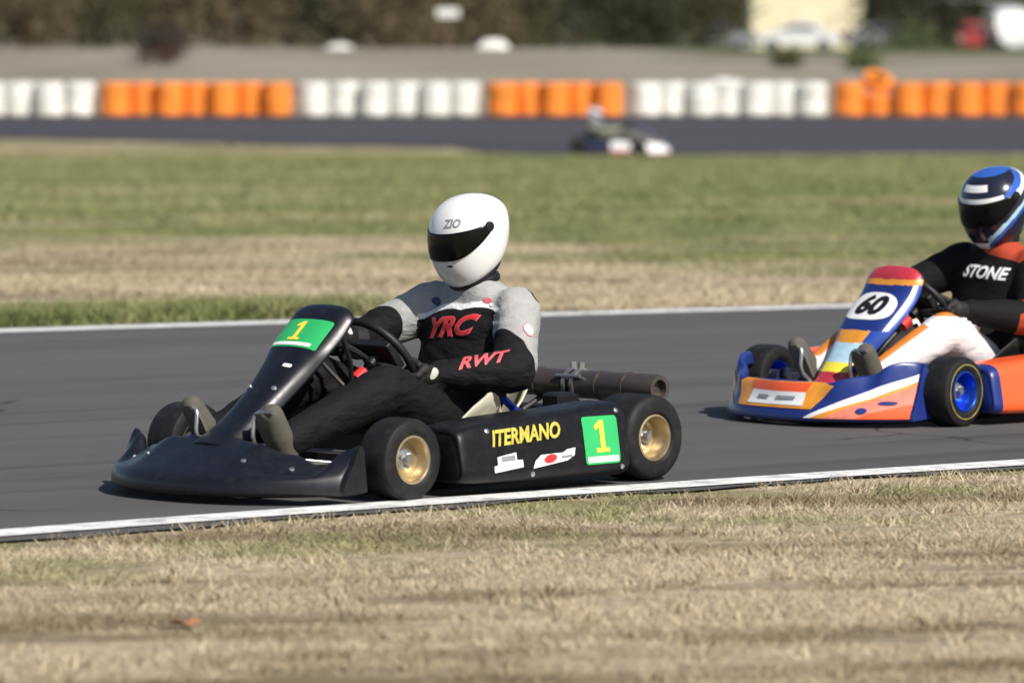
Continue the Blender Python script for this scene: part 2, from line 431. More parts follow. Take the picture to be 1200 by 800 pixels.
keep = (Y < E_-.05+.04*np.maximum(0, -X)*-1-.03*np.sin(X*13)-.02*np.sin(X*31)) & (np.abs(X) < .118*Y+.2) & (rng.uniform(0, 1, N1) < .55+.26*cl)
blades('dry_verge_grass', np.stack([X, Y], 1)[keep], .017, .0045, 'short dry tan grass on the verge below the near white line', .9)
tc = np.stack([rng.uniform(-2.4, 2.8, 420), rng.uniform(11.4, 18.0, 420)], 1); tc = tc[(tc[:, 1] < np.array([near_edge(x) for x in tc[:, 0]])-.2)]
blades('verge_tuft_grass', np.repeat(tc, 26, 0)+rng.normal(0, .028, (len(tc)*26, 2)), .036, .006, 'scattered taller tufts of dry grass on the near verge', .6)
N2 = 600000
Y = 26+75*rng.uniform(0, 1, N2)**1.75; X = rng.uniform(-1, 1, N2)*(.125*Y+1.5)
E_ = np.array([far_edge(x) for x in X]); RN = np.array([road_near(x) for x in X])
cl = np.sin(X*2.1+np.sin(Y*1.7)*2)+np.sin(Y*2.9+X*1.3)+np.sin(X*.8-Y*1.1)
keep = (Y > E_+.33) & (Y < RN-.1) & (rng.uniform(0, 1, N2) < .6+.22*cl)
XY = np.stack([X, Y], 1)[keep]; nearm = XY[:, 1] < 45
blades('infield_grass', XY[nearm], .028, .009, 'green and straw coloured grass of the infield beyond the track', .8)
blades('infield_grass', XY[~nearm], .042, .020, 'greener grass of the infield stretching to the far road', .8)
e = XY[:, 1]-np.array([far_edge(x) for x in XY[:, 0]])
tm = (e < 1.5) & (XY[:, 0] < -.6) & (e > .5)
tf = XY[tm]; tf = np.concatenate([tf+rng.normal(0, .05, tf.shape) for _ in range(3)])
blades('kerbside_tuft_grass', tf, .085, .012, 'taller green grass tufts along the far white line', .5)

# ------------------------------------------------------------------ kart builder (local: x forward, y left, z up, origin on the ground amid the wheels)
FXL = .592; RX = -.475
def catmull(pts, n):
    out = []
    P = [pts[0]]+list(pts)+[pts[-1]]
    segs = len(pts)-1
    for k in range(n+1):
        t = k/n*segs; i = min(int(t), segs-1); t -= i
        p0, p1, p2, p3 = [np.array(P[i+j], float) for j in range(4)]
        out.append(tuple(.5*((2*p1)+(-p0+p2)*t+(2*p0-5*p1+4*p2-p3)*t*t+(-p0+3*p1-3*p2+p3)*t**3)))
    return out
def wheel(kart, cx, cy, rad, width, rim, steer=0, yellow_ring=False):
    s = 1 if cy > 0 else -1; w_ = width
    hub = MB()
    hub.lathe([(.0005, s*.34*w_), (.012, s*.34*w_), (.014, s*.30*w_), (.014, s*.2*w_), (.032, s*.17*w_), (.034, s*.02*w_), (.034, -s*.3*w_), (.0005, -s*.3*w_)], 20)
    for k in range(3):
        a = 2.09*k+.4; hub.lathe([(.0005, s*.26*w_), (.006, s*.26*w_), (.006, s*.12*w_), (.0005, s*.12*w_)], 6, (.024*math.cos(a), 0, .024*math.sin(a)))
    h = hub.build('wheel', 'steel', kart); h.location = (cx, cy, rad); h.rotation_euler = (0, 0, steer)
    W = w_/2
    half = [(.070, .82), (.084, .99), (rad-.034, 1.0), (rad-.017, .97), (rad-.006, .88), (rad-.001, .70), (rad, .4), (rad, 0)]
    prof = [(r, t*W) for r, t in half]+[(r, -t*W) for r, t in half[-2::-1]]+[(.066, -.7*W), (.066, .7*W)]
    MB().lathe(prof, 56, closed_prof=True).build('tyre', 'rubber', h)
    rp = [(.0755, .86), (.0755, .93), (.070, .95), (.067, .90), (.064, .72), (.060, .45), (.058, .28), (.046, .24), (.036, .30), (.030, .30), (.030, .1), (.056, .1), (.062, -.4), (.066, -.8), (.0755, -.86), (.0755, -.8), (.068, -.7), (.066, .7)]
    MB().lathe([(r, s*t*W) for r, t in rp], 40, closed_prof=True).build('rim', rim, h)
    if yellow_ring:
        MB().lathe([(rad-.030, s*(W+.0008)), (rad-.027, s*(W+.0008)), (rad-.027, s*(W-.002)), (rad-.030, s*(W-.002))], 56, closed_prof=True).build('yellow_sidewall_ring', 'dullyellow', h)
    return h
def nose_grid(W, xf, zt, xb, z0=.025, ny=200, nt=36):
    rings = []
    for i in range(ny+1):
        u = -1+2*i/ny; s = abs(u); y = u*W
        a, t, bb = xf(u), zt(u), xb(u); q = z0 + .008*s
        pts = [(a-.10, q+.004), (a-.012, q), (a, q+.018), (a-.012, q+.05), (a-.30*(a-bb)-.012, q+.42*(t-q)+.02), (bb+.22*(a-bb), q+.86*(t-q)), (bb, t), (bb-.018, t-.012), (bb-.022, t-.045)]
        rings.append([(x, y, z) for x, z in catmull(pts, nt)])
    return rings
def grid_mesh(rings, zone=None, name='m', flip=False, caps=False, capmat=0):
    nr, nc = len(rings), len(rings[0]); v = [p for r in rings for p in r]
    f = []; mi = []
    for i in range(nr-1):
        for j in range(nc-1):
            q = (i*nc+j, i*nc+j+1, (i+1)*nc+j+1, (i+1)*nc+j); f.append(q[::-1] if flip else q)
            if zone:
                c = np.mean([v[k] for k in q], 0); mi.append(zone(c, (i+.5)/(nr-1), (j+.5)/(nc-1)))
    if caps:
        f += [tuple(range(nc)), tuple((nr-1)*nc+j for j in range(nc))[::-1]]; mi += [capmat, capmat]
    me = bpy.data.meshes.new(name); me.from_pydata(v, [], f)
    for k, p in enumerate(me.polygons):
        p.use_smooth = len(p.vertices) == 4
        if zone: p.material_index = mi[k]
    return me
def panel_rings(st, nu=60, nv=70):
    pts = catmull(st, nv); rings = []
    for i, (x, z, hw, dep) in enumerate(pts):
        a = pts[max(i-1, 0)]; b_ = pts[min(i+1, len(pts)-1)]
        d = Vector((b_[0]-a[0], 0, b_[1]-a[1])).normalized(); nrm = Vector((-d.z, 0, d.x))
        rg = []
        for k in range(nu+1):
            u = -1+2*k/nu
            rg.append(tuple(Vector((x, hw*(u-.06*u**5), z)) - nrm*dep*(.45*u*u+.9*abs(u)**6)))
        rings.append(rg)
    return rings
def pod(kart, sgn, st, mats, zone=None, y0=.37, y1=.59):
    rings = []
    pts = catmull(st, 46)
    for x, zb, zt_, k in pts:
        yc = (y0+y1)/2+(1-k)*.02; hw = (y1-y0)/2*k; zc = (zb+zt_)/2; hh = (zt_-zb)/2
        rg = []
        for i in range(48):
            a = 2*math.pi*i/48; c, s = math.cos(a), math.sin(a); p = 2/5.
            yy = hw*math.copysign(abs(c)**p, c); zz = hh*math.copysign(abs(s)**p, s)
            yy -= .018*(zz/hh)*(1 if c > 0 else .3) if hh else 0
            rg.append((x, sgn*(yc+yy), zc+zz))
        rings.append(rg)
    mb = MB().loft(rings); o = mb.build('side_pod', mats, kart)
    if zone:
        for p in o.data.polygons: p.material_index = zone(p.center)
    return o
STEER_C, STEER_A = Vector((.235, .015, .40)), Vector((-.81, 0, .586)).normalized()
STEER_E1, STEER_E2 = Vector((0, 1, 0)), Vector((.586, 0, .81))
TURN = R(-25)
def rim_pt(ang, r=.152): return STEER_C + (STEER_E1*math.cos(ang)+STEER_E2*math.sin(ang))*r

def build_kart(name, loc, ang, o_):
    k = empty(name, loc, ang)
    TURN = o_.get('turn', R(-25)); PX = o_.get('pedal_shift', 0.); FXL = o_.get('axle', .592)
    fr = o_.get('frame', 'darksteel'); T = .016; zf = .062
    mb = MB()
    for s in (1, -1):
        mb.tube(arc_pts([(-.60, s*.30, .10), (-.46, s*.30, zf), (-.2, s*.27, zf), (.30, s*.30, zf), (.53, s*.36, zf+.01), (.66, s*.30, zf), (.86, s*.17, zf)], 5, .1), T, 10)
        mb.tube([(.55, s*.36, .045), (.55, s*.36, .145)], .02, 12)
    mb.tube([(-.22, -.27, zf), (-.22, .27, zf)], T); mb.tube([(.30, -.30, zf), (.30, .30, zf)], T)
    mb.tube([(.86, -.17, zf), (.86, .17, zf)], T); mb.tube([(-.5, -.30, zf), (-.5, .30, zf)], T)
    mb.tube(arc_pts([(.2, -.02, zf), (.14, 0, .2), (.235, 0, .34)], 5, .05), .010)
    mb.build('chassis', fr, k)
    mb = MB(); mb.loft([[(x, y, z) for x, y in ((-.18, -.25), (.3, -.28), (.58, -.28), (.86, -.16), (.86, .16), (.58, .28), (.3, .28), (-.18, .25))] for z in (.040, .044)])
    mb.build('floor_tray', 'alu', k, smooth=False)
    mb = MB().tube(arc_pts([(.82, -.19, .06), (.93, -.19, .065), (.92, -.19, .10), (.92, .19, .10), (.93, .19, .065), (.82, .19, .06)], 5, .06), .010); mb.build('front_bumper_bar', 'steel', k)
    MB().tube(arc_pts([(-.52, -.30, .085), (-.70, -.33, .12), (-.72, -.29, .19), (-.72, .29, .19), (-.70, .33, .12), (-.52, .30, .085)], 6, .07), .012).build('rear_bumper_bar', fr, k)
    for s in (1, -1):
        MB().tube(arc_pts([(.28, s*.30, .062), (.28, s*.44, .075), (-.26, s*.44, .075), (-.26, s*.28, .062)], 5, .06), .010).build('side_bumper_bar', 'steel', k)
    # wheels, axle, brake
    st = o_.get('steer', 0)
    for s in (1, -1):
        wheel(k, FXL, s*.487, .128, .128, o_['rim'], st, o_.get('ring', False))
        wheel(k, RX, s*.487, .139, .185, o_['rim'], 0, o_.get('ring', False))
        a = MB().tube([(FXL, s*.36, .128), (FXL, s*.47, .128)], .014, 12); a.tube([(FXL, s*.385, .075), (FXL, s*.385, .172)], .019, 12)
        a.box((FXL-.03, s*.385, .128), (.09, .035, .05)); a.lathe([(.0005, .02), (.036, .02), (.036, -.02), (.0005, -.02)], 20, (FXL, s*.425, .128))
        a.build('stub_axle', o_.get('hub', 'bluepart'), k)
        MB().tube([(FXL-.09, s*.37, .125), (.56, s*.03, .13)], .007).build('tie_rod', 'steel', k)
    MB().tube([(RX, -.52, .139), (RX, .52, .139)], .02, 14).build('rear_axle', 'steel', k)
    for s in (1, -1):
        b_ = MB(); b_.box((RX, s*.30, .125), (.09, .03, .13)); b_.lathe([(.0005, .025), (.04, .025), (.04, -.025), (.0005, -.025)], 20, (RX, s*.30, .139)); b_.build('axle_bearing', 'darksteel', k)
    d = MB().lathe([(.05, .006), (.098, .006), (.100, .004), (.100, -.004), (.098, -.006), (.05, -.006)], 40, (RX, .20, .139), closed_prof=True)
    d.lathe([(.02, .02), (.05, .004), (.05, -.004), (.02, -.02)], 20, (RX, .20, .139), closed_prof=True); bd = d.build('brake_disc', 'steel', k)
    MB().box((RX+.05, .20, .215), (.10, .085, .11)).build('brake_caliper', 'black', bd)
    MB().lathe([(.03, .004), (.085, .004), (.085, -.004), (.03, -.004)], 44, (RX, -.22, .139), closed_prof=True).build('sprocket', 'steel', k)
    # steering
    mb = MB(); ring = [rim_pt(2*math.pi*i/40) for i in range(41)]
    mb.tube(ring, .0135, 10, False); sw = mb.build('steering_wheel', 'black', k)
    sp = MB()
    for a in (0, math.pi, -math.pi/2): sp.tube([STEER_C-STEER_A*.012, rim_pt(a+TURN, .145)], .011, 8)
    sp.build('spokes', 'darksteel', sw)
    MB().tube([STEER_C+STEER_A*.012, STEER_C-STEER_A*.045], [.022, .016], 16).build('steering_hub', 'black', sw)
    MB().tube([STEER_C-STEER_A*.065, STEER_C-STEER_A*.11], [.021, .024], 16).build('column_clamp', 'redpart', k)
    MB().tube([STEER_C-STEER_A*.04, (.60, .0, .12)], .010).build('steering_column', 'darksteel', k)
    rot_ = Matrix((STEER_E1, STEER_E2, STEER_A)).transposed()
    MB().box(STEER_C+STEER_A*.022, (.15, .10, .035), rot_).build('steering_pad', 'black', sw)
    for s in (1, -1):
        (bx1, bz1), (bx2, bz2) = o_.get('bracket', ((.40, .40), (.46, .50)))
        MB().tube([(.345, s*.02, .32), (bx1, s*.07, bz1), (bx2, s*.09, bz2)], .008, 8).build('panel_bracket', 'darksteel', k)
    MB().tube(arc_pts([(.72, .12, .10), (.50, .24, .09), (.1, .29, .085), (-.3, .27, .1), (RX+.05, .2, .2)], 5, .08), .006, 8).build('brake_hose', 'black', k)
    # pedals and tank
    for s, nm in ((1, 'brake_pedal'), (-1, 'throttle_pedal')):
        p = MB().tube(arc_pts([(.76+PX, s*.10, .07), (.88+PX, s*.13, .18), (.87+PX, s*.13, .27), (.86+PX, s*.20, .27)], 4, .03), .007); p.tube([(.76+PX, s*.06, .07), (.76+PX, s*.2, .07)], .008)
        p.tube([(.83+PX, s*.11, .13), (.60+PX, s*.24, .10)], .005)
        p.build(nm, 'steel', k)
    t = MB().box((.42, 0, .12), (.24, .16, .13)); t.lathe([(.0005, .21), (.022, .21), (.022, .18)], 16, (.40, .03, 0), 'z'); t.build('fuel_tank', o_.get('tank', 'black'), k)
    # seat
    sp = [(.25, .085, .215, .075), (.17, .068, .235, .12), (.06, .060, .245, .20), (-.04, .062, .248, .235), (-.15, .09, .235, .17), (-.24, .18, .205, .09), (-.31, .29, .17, .05), (-.34, .35, .13, .03), (-.35, .375, .09, .02)]
    rings = []
    P_ = catmull(sp, 30)
    for i, (x, z, hw, h) in enumerate(P_):
        a = P_[max(i-1, 0)]; b_ = P_[min(i+1, 30)]; dd = Vector((b_[0]-a[0], 0, b_[1]-a[1])).normalized(); nn = Vector((dd.z, 0, -dd.x))
        nn = nn if nn.z > -.2 else -nn
        rg = []
        for j in range(33):
            u = -1+2*j/32; lip = .024*max(0, abs(u)-.9)/.1
            rg.append(tuple(Vector((x, math.copysign(hw*min(1., abs(u)*1.18)+.02*abs(u)**8+lip, u) if u else 0, z)) + nn*h*abs(u)**3.2))
        rings.append(rg)
    so = link('seat', grid_mesh(rings, name='seat'), o_.get('seat', 'seat'), k); solidify(so, .007)
    for s in (1, -1):
        MB().tube([(-.09, s*.268, .27), (-.17, s*.285, .20), (-.30, s*.28, .066)], .013).build('seat_strut', o_.get('strut', 'bluepart'), k)
    # engine on the right
    e = MB(); e.box((-.16, -.32, .115), (.20, .13, .12)); e.lathe([(.0005, -.27), (.05, -.27), (.05, -.42), (.0005, -.42)], 20, (-.16, 0, .11))
    en = e.build('engine', 'alu', k)
    c = MB()
    for i in range(7): c.box((-.155, -.32, .19+.016*i), (.13-.004*i, .12-.003*i, .007))
    c.lathe([(.0005, .31), (.04, .31), (.045, .29), (.045, .18), (.0005, .18)], 18, (-.155, -.32, 0), 'z'); c.build('cylinder_fins', 'darksteel', en)
    MB().box((-.03, -.32, .17), (.06, .06, .07)).build('carburettor', 'alu', en)
    MB().tube([(.0, -.32, .18), (.05, -.33, .19), (.10, -.35, .2), (.24, -.35, .2)], [.02, .025, .05, .048], 16).build('air_box', 'black', en)
    MB().tube(arc_pts([(-.22, -.32, .2), (-.36, -.3, .22), (-.5, -.27, .27), (-.59, -.19, .28)], 5, .08), [.02]*14, 12).build('exhaust_header', 'muffler', en)
    # transverse muffler
    if o_.get('muffler', True):
        ax, az = -.605, .285
        prof = [(.0005, -.25), (.028, -.25), (.045, -.225), (.046, .08), (.040, .092), (.040, .115), (.047, .125), (.048, .46), (.0445, .475), (.030, .475), (.030, .45), (.0005, .45)]
        x_ = MB().lathe(prof, 36, (ax, 0, az)); ex = x_.build('exhaust_muffler', 'muffler', k)
        for y in (.085, .122):
            c = MB().lathe([(.0465, -.007), (.053, -.007), (.053, .007), (.0465, .007)], 36, (ax, y, az), closed_prof=True); c.box((ax, y, az+.06), (.022, .012, .024)); c.build('clamp', 'steel', ex)
        for y in (-.16, -.06, .22, .34): MB().lathe([(.0465, -.004), (.0505, -.004), (.0505, .004), (.0465, .004)], 36, (ax, y, az), closed_prof=True).build('rib', 'muffler', ex)
        for a in (.6, 2.4): MB().tube([(ax+.055*math.cos(a), .05, az+.05*math.sin(a)), (ax+.055*math.cos(a), .16, az+.05*math.sin(a))], .006, 6).build('spring', 'steel', ex)
        MB().tube([(ax, .105, az-.05), (-.53, .12, .20), (-.46, .2, .085)], .012, 8).build('exhaust_bracket', 'darksteel', k)
        MB().tube([(ax, -.05, az-.044), (-.52, -.06, .2), (-.46, -.06, .075)], .010, 8).build('exhaust_bracket', 'darksteel', k)
    return k

# ------------------------------------------------------------------ helmet and driver
HL = [(0, .086, .085, .080), (.07, .112, .104, .102), (.22, .135, .122, .120), (.42, .143, .134, .131), (.58, .137, .137, .132), (.72, .124, .132, .126), (.84, .101, .112, .106), (.93, .069, .079, .075), (.98, .035, .041, .039), (1.0, .004, .004, .004)]
def helm_pt(u, v, off=0.):
    af = lerp1([(a, b_) for a, b_, c, d in HL], v); ab = lerp1([(a, c) for a, b_, c, d in HL], v); bb = lerp1([(a, d) for a, b_, c, d in HL], v)
    c, s = math.cos(u), math.sin(u); p = 2/2.15
    zb = -.066-.094*(.5+.5*c)**.8
    z = zb+(.145-zb)*v
    # flatter chin plate, slightly pointed
    a = af if c > 0 else ab
    x = a*math.copysign(abs(c)**p, c); y = bb*math.copysign(abs(s)**p, s)
    k = 1+off/max(.05, math.hypot(x, y)); return Vector((x*k, y*k, z+off*max(0, (v-.6)*2)))
def lerp1(tab, x):
    xs_ = [t[0] for t in tab]; ysv = [t[1] for t in tab]
    return float(_pch(xs_, ysv, x))
def _pch(xs_, ys_, x):
    i = max(0, min(len(xs_)-2, int(np.searchsorted(xs_, x)-1)))
    h = xs_[i+1]-xs_[i]; t = (x-xs_[i])/h
    def sl(j):
        if j == 0: return (ys_[1]-ys_[0])/(xs_[1]-xs_[0])
        if j == len(xs_)-1: return (ys_[-1]-ys_[-2])/(xs_[-1]-xs_[-2])
        return (ys_[j+1]-ys_[j-1])/(xs_[j+1]-xs_[j-1])
    m0, m1 = sl(i)*h, sl(i+1)*h
    return (2*t**3-3*t*t+1)*ys_[i]+(t**3-2*t*t+t)*m0+(-2*t**3+3*t*t)*ys_[i+1]+(t**3-t*t)*m1
def build_helmet(parent, loc, rot, mats, zone=None, logo=None, visor='visor', scale=1.0):
    nu, nv = 110, 64
    rings = [[tuple(helm_pt(2*math.pi*i/nu, j/nv)) for j in range(nv+1)] for i in range(nu+1)]
    me = grid_mesh(rings, zone, 'helmet', flip=False)
    bm = bmesh.new(); bm.from_mesh(me); bmesh.ops.remove_doubles(bm, verts=bm.verts, dist=1e-5); bmesh.ops.recalc_face_normals(bm, faces=bm.faces); bm.to_mesh(me); bm.free()
    h = link('helmet', me, mats, parent); h.location = loc; h.rotation_euler = rot; h.scale = (scale,)*3
    bv = bvh_of(me)
    # visor shield
    U = R(88); rg = []
    for i in range(61):
        u = -U+2*U*i/60; a = abs(u)/U
        top = .648+.012*a**2; bot = .345+.245*max(0, (a-.25)/.75)**1.9
        rg.append([tuple(helm_pt(u, bot+(top-bot)*j/12, .0028)) for j in range(13)])
    v = link('visor', grid_mesh(rg, name='visor'), visor, h); solidify(v, .003)
    # gasket edge and pivots
    for s in (1, -1):
        c = helm_pt(s*R(83), .622, .003); nn = Vector((c.x*.3, c.y, 0)).normalized()
        MB().tube([c-nn*.006, c+nn*.002, c+nn*.0035], [.017, .0165, .012], 20).build('visor_pivot', 'black', h)
    # edge trim, neck roll
    MB().tube([helm_pt(2*math.pi*i/60, .004, .001) for i in range(61)], .006, 8, False).build('edge_trim', 'black', h)
    MB().tube([helm_pt(2*math.pi*i/40, .0)*.93+Vector((0, 0, -.006)) for i in range(41)], .016, 10, False).build('neck_roll', 'black', h)
    # chin vent
    patch('chin_vent', oval(.022, .007), (.0, .035, -.072), (0, 1, 0), (0, 0, 1), (-1, 0, 0), bv, 'black', h, .0008, .01)
    if logo:
        ln = Vector((math.cos(.40), math.sin(.40), .0)); ex = Vector((-math.sin(.40), math.cos(.40), 0))
        text('helmet_logo', logo, .036, ln*.09+Vector((0, 0, .068)), ex, (0, 0, 1), -ln, bv, 'greytext', h, .0015, .25, .001, .008)
    return h
def cap_mesh(mb, p0, r0, p1, r1, seg=14):
    p0, p1 = Vector(p0), Vector(p1); d = (p1-p0); L_ = d.length; d.normalize(); x = d.orthogonal().normalized(); y = d.cross(x); rings = []
    for i in range(5): t = math.pi/2*(1-i/5.); rings.append((p0-d*r0*math.sin(t), r0*math.cos(t)))
    rings.append((p0, r0)); rings.append((p1, r1))
    for i in range(1, 6): t = math.pi/2*i/5.; rings.append((p1+d*r1*math.sin(t), r1*math.cos(t)))
    mb.loft([[c+(x*math.cos(a)+y*math.sin(a))*max(r, 1e-4) for a in [2*math.pi*k/seg for k in range(seg)]] for c, r in rings])
def remeshed(mb, voxel, smooth_it=4, name='body'):
    me = mb.mesh(name, smooth=False); o = link(name, me)
    r = o.modifiers.new('r', 'REMESH'); r.mode = 'VOXEL'; r.voxel_size = voxel; r.use_smooth_shade = True
    s = o.modifiers.new('s', 'SMOOTH'); s.factor = .5; s.iterations = smooth_it
    out = evaluated(o); bpy.data.objects.remove(o); bpy.data.meshes.remove(me)
    return out
def seg_t(p, a, b_):
    d = b_-a; t = (p-a).dot(d)/d.length_squared; tc = max(0, min(1, t)); return (p-(a+d*tc)).length, t
def radial(p, a, b_):
    d = b_-a; t = max(0, min(1, (p-a).dot(d)/d.length_squared)); return (p-(a+d*t)).normalized()
def build_person(loc, ang, o_, K):
    person = empty('person', loc, ang)
    TURN = o_.get('turn', R(-25)); FX_ = o_.get('pedal_shift', 0.)
    lx = o_.get('lean', 0.); sh_z = o_.get('shz', 0.)
    V = Vector
    J = {'pel': V((-.085, 0, .17)), 'waist': V((-.17+lx*.4, 0, .31+sh_z*.4)), 'chest': V((-.235+lx, 0, .45+sh_z)), 'neck': V((-.245+lx, 0, .60+sh_z)), 'head': V((-.20+lx, 0, .77+sh_z))}
    for s, n_ in ((1, 'L'), (-1, 'R')):
        J['sh'+n_] = V((-.245+lx+(.0 if s > 0 else .02), s*.175, .543+sh_z+(0 if s > 0 else .012)))
    J['elL'] = V((-.095+lx*.5, .315, .358+sh_z*.5)); J['elR'] = V((-.01+lx*.5, -.305, .44+sh_z*.5))
    hl, hr = rim_pt(TURN), rim_pt(math.pi+TURN)
    J['wrL'] = hl+V((-.075, .022, .004)); J['wrR'] = hr+V((-.078, -.022, .006))
    J['hipL'] = V((-.06, .085, .165)); J['hipR'] = V((-.06, -.085, .165))
    J['knL'] = V((.345+FX_*.45, .170-FX_*.1, .318-FX_*.02)); J['knR'] = V((.345+FX_*.45, -.165, .345-FX_*.0)); J['anL'] = V((.735+FX_, .15, .175)); J['anR'] = V((.745+FX_, -.165, .185))
    mb = MB()
    def ring(c, hx, hy, tilt=0, n_=28, p=2.4):
        out = []
        for i in range(n_):
            a = 2*math.pi*i/n_; cc, ss = math.cos(a), math.sin(a)
            x = hx*math.copysign(abs(cc)**(2/p), cc); y = hy*math.copysign(abs(ss)**(2/p), ss)
            out.append(V(c)+V((x*math.cos(tilt), y, x*math.sin(tilt))))
        return out
    mb.loft([ring(J['pel']+V((-.02, 0, -.095)), .06, .10, .2), ring(J['pel']+V((-.01, 0, -.06)), .11, .165, .25), ring(J['pel']+V((-.01, 0, .02)), .125, .18, .3), ring(J['waist'], .115, .172, .3), ring(J['chest']+V((.012, 0, -.03)), .125, .19, .22), ring(J['chest']+V((.005, 0, .05)), .12, .195, .12), ring(J['neck']+V((-.005, 0, -.035)), .098, .168, 0), ring(J['neck']+V((.0, 0, .005)), .086, .125, .1), ring(J['neck']+V((.005, 0, .035)), .070, .085, .12), ring(J['neck']+V((.012, 0, .05)), .058, .066, .1)])
    cap_mesh(mb, J['neck'], .056, J['head']+V((-.01, 0, -.05)), .056); mb.ball(J['head'], .085, sz=1.15)
    for n_ in 'LR':
        cap_mesh(mb, J['sh'+n_]*.8+J['chest']*.2, .083, J['sh'+n_], .076)
        cap_mesh(mb, J['sh'+n_], .080, J['el'+n_], .069); cap_mesh(mb, J['el'+n_], .069, J['el'+n_]*.6+J['wr'+n_]*.4, .065); cap_mesh(mb, J['el'+n_]*.6+J['wr'+n_]*.4, .065, J['wr'+n_], .042)
        cap_mesh(mb, J['hip'+n_], .098, J['kn'+n_]*.5+J['hip'+n_]*.5, .092); cap_mesh(mb, J['kn'+n_]*.5+J['hip'+n_]*.5, .092, J['kn'+n_], .077)
        cap_mesh(mb, J['kn'+n_], .077, J['kn'+n_]*.6+J['an'+n_]*.4, .072); cap_mesh(mb, J['kn'+n_]*.6+J['an'+n_]*.4, .072, J['an'+n_]+V((.012, 0, 0)), .053)
    me = remeshed(mb, .0115, 7)
    # cloth folds, strongest at the joints
    CR = o_.get('crease', 1.)
    bends = [J[q] for q in ('elL', 'elR', 'knL', 'knR', 'waist', 'shL', 'shR', 'hipL', 'hipR')]
    for v in me.vertices:
        p = v.co; dj = min((p-q).length for q in bends); amp = CR*(.0045+.0085*max(0, 1-dj/.16))
        q = p*17; f_ = mnoise.noise(V((q.x, q.y, q.z*2.0)))*.75+mnoise.noise(p*25)*.35
        ridge = 1-abs(mnoise.noise(V((p.x*11+5, p.y*11, p.z*26))))*2
        v.co = p+v.normal*amp*(f_*.7+ridge*.6-.25)
    segs = [('arm', n_, J['sh'+n_], J['el'+n_]) for n_ in 'LR']+[('fore', n_, J['el'+n_], J['wr'+n_]) for n_ in 'LR']+[('thigh', n_, J['hip'+n_], J['kn'+n_]) for n_ in 'LR']+[('shin', n_, J['kn'+n_], J['an'+n_]) for n_ in 'LR']+[('torso', '', J['pel'], J['chest']), ('torso', '', J['chest'], J['neck'])]
    radii = {'arm': .065, 'fore': .05, 'thigh': .085, 'shin': .06, 'torso': .17}
    vals = np.zeros((3, len(me.vertices)))
    for v in me.vertices:
        best = min(((seg_t(v.co, a, b_)[0]/radii[nm], nm, sd_, seg_t(v.co, a, b_)[1], a, b_) for nm, sd_, a, b_ in segs), key=lambda t: t[0])
        vals[:, v.index] = o_['zones'](v.co, best[1], best[2], best[3], best[4], best[5], radial(v.co, best[4], best[5]), J)
    for i, nm in enumerate(('m1', 'm2', 'm3')):
        at = me.attributes.new(nm, 'FLOAT', 'POINT'); at.data.foreach_set('value', vals[i].astype(np.float32))
    suit = link('racing_suit', me, o_['suit'], person)
    # collar
    rg = [J['neck']+V((.014+.060*math.cos(a), .068*math.sin(a), .042-.010*math.cos(a))) for a in [2*math.pi*i/32 for i in range(33)]]
    MB().tube(rg, .019, 10, False).build('collar', o_.get('collar', 'black'), person)
    # boots: sole toward the pedals, toes up
    for n_ in 'LR':
        a = J['an'+n_]; b_ = MB(); tw = .01 if n_ == 'L' else -.01
        cap_mesh(b_, a+V((-.03, 0, .012)), .040, a+V((.03, 0, -.01)), .042)
        cap_mesh(b_, a+V((.02, 0, -.045)), .040, a+V((.062, tw, .02)), .044); cap_mesh(b_, a+V((.062, tw, .02)), .044, a+V((.098, tw*2, .085)), .037)
        bo = link('boot', remeshed(b_, .009, 4, 'boot'), 'boot', person)
        s_ = MB(); s_.loft([[a+V((.040+q*.6+dx, y*wd, -.075+q*1.0)) for y, dx in ((-1, .0), (-.6, .006), (.6, .006), (1, 0), (1, -.014), (-1, -.014))] for q, wd in ((.004, .020), (.02, .031), (.06, .033), (.12, .036), (.150, .031), (.165, .018))])
        s_.build('sole', 'sole', bo)
    # gloved hands closed on the steering wheel
    for n_, ang_ in (('L', TURN), ('R', math.pi+TURN)):
        Pc = rim_pt(ang_); rd = (Pc-STEER_C).normalized(); tg = STEER_A.cross(rd).normalized()
        tu = tg if tg.z > 0 else -tg; A = STEER_A; g_ = MB()
        wr = J['wr'+n_]; palm = Pc+A*.022+rd*.026
        cap_mesh(g_, wr-(palm-wr)*.25, .038, wr, .034, 12); cap_mesh(g_, wr, .033, palm, .034, 12)
        cap_mesh(g_, palm-tu*.024, .022, palm+tu*.026, .022, 12)
        for i, (off, ln) in enumerate(((.036, .95), (.013, 1.05), (-.011, 1.0), (-.034, .85))):
            b0 = palm+tu*off+A*.002; k1 = Pc+tu*off+rd*.030-A*.018; k2 = Pc+tu*(off*.95)+rd*(.006)-A*.032*ln; k3 = Pc+tu*(off*.9)-rd*.022*ln-A*.016; k4 = Pc+tu*(off*.88)-rd*.024*ln+A*.004
            for (q0, r0), (q1, r1) in zip(((b0, .0125), (k1, .0115), (k2, .0105), (k3, .0098)), ((k1, .0115), (k2, .0105), (k3, .0098), (k4, .0088))): cap_mesh(g_, q0, r0, q1, r1, 10)
        t0 = palm+tu*.018-rd*.012+A*.006; t1 = Pc+tu*.046-rd*.004+A*.020; t2 = Pc+tu*.066-rd*.012+A*.010
        cap_mesh(g_, t0, .0145, t1, .012, 10); cap_mesh(g_, t1, .012, t2, .010, 10)
        go = link('glove', remeshed(g_, .0045, 2, 'glove'), o_.get('glove', 'glove'), person)
        bvg = bvh_of(go.data)
        cu = MB(); d_ = (palm-wr).normalized(); cu.tube([wr-d_*.045, wr-d_*.02, wr-d_*.0], [.046, .0445, .040], 20); cu.build('cuff', o_.get('cuff', 'glove'), go)
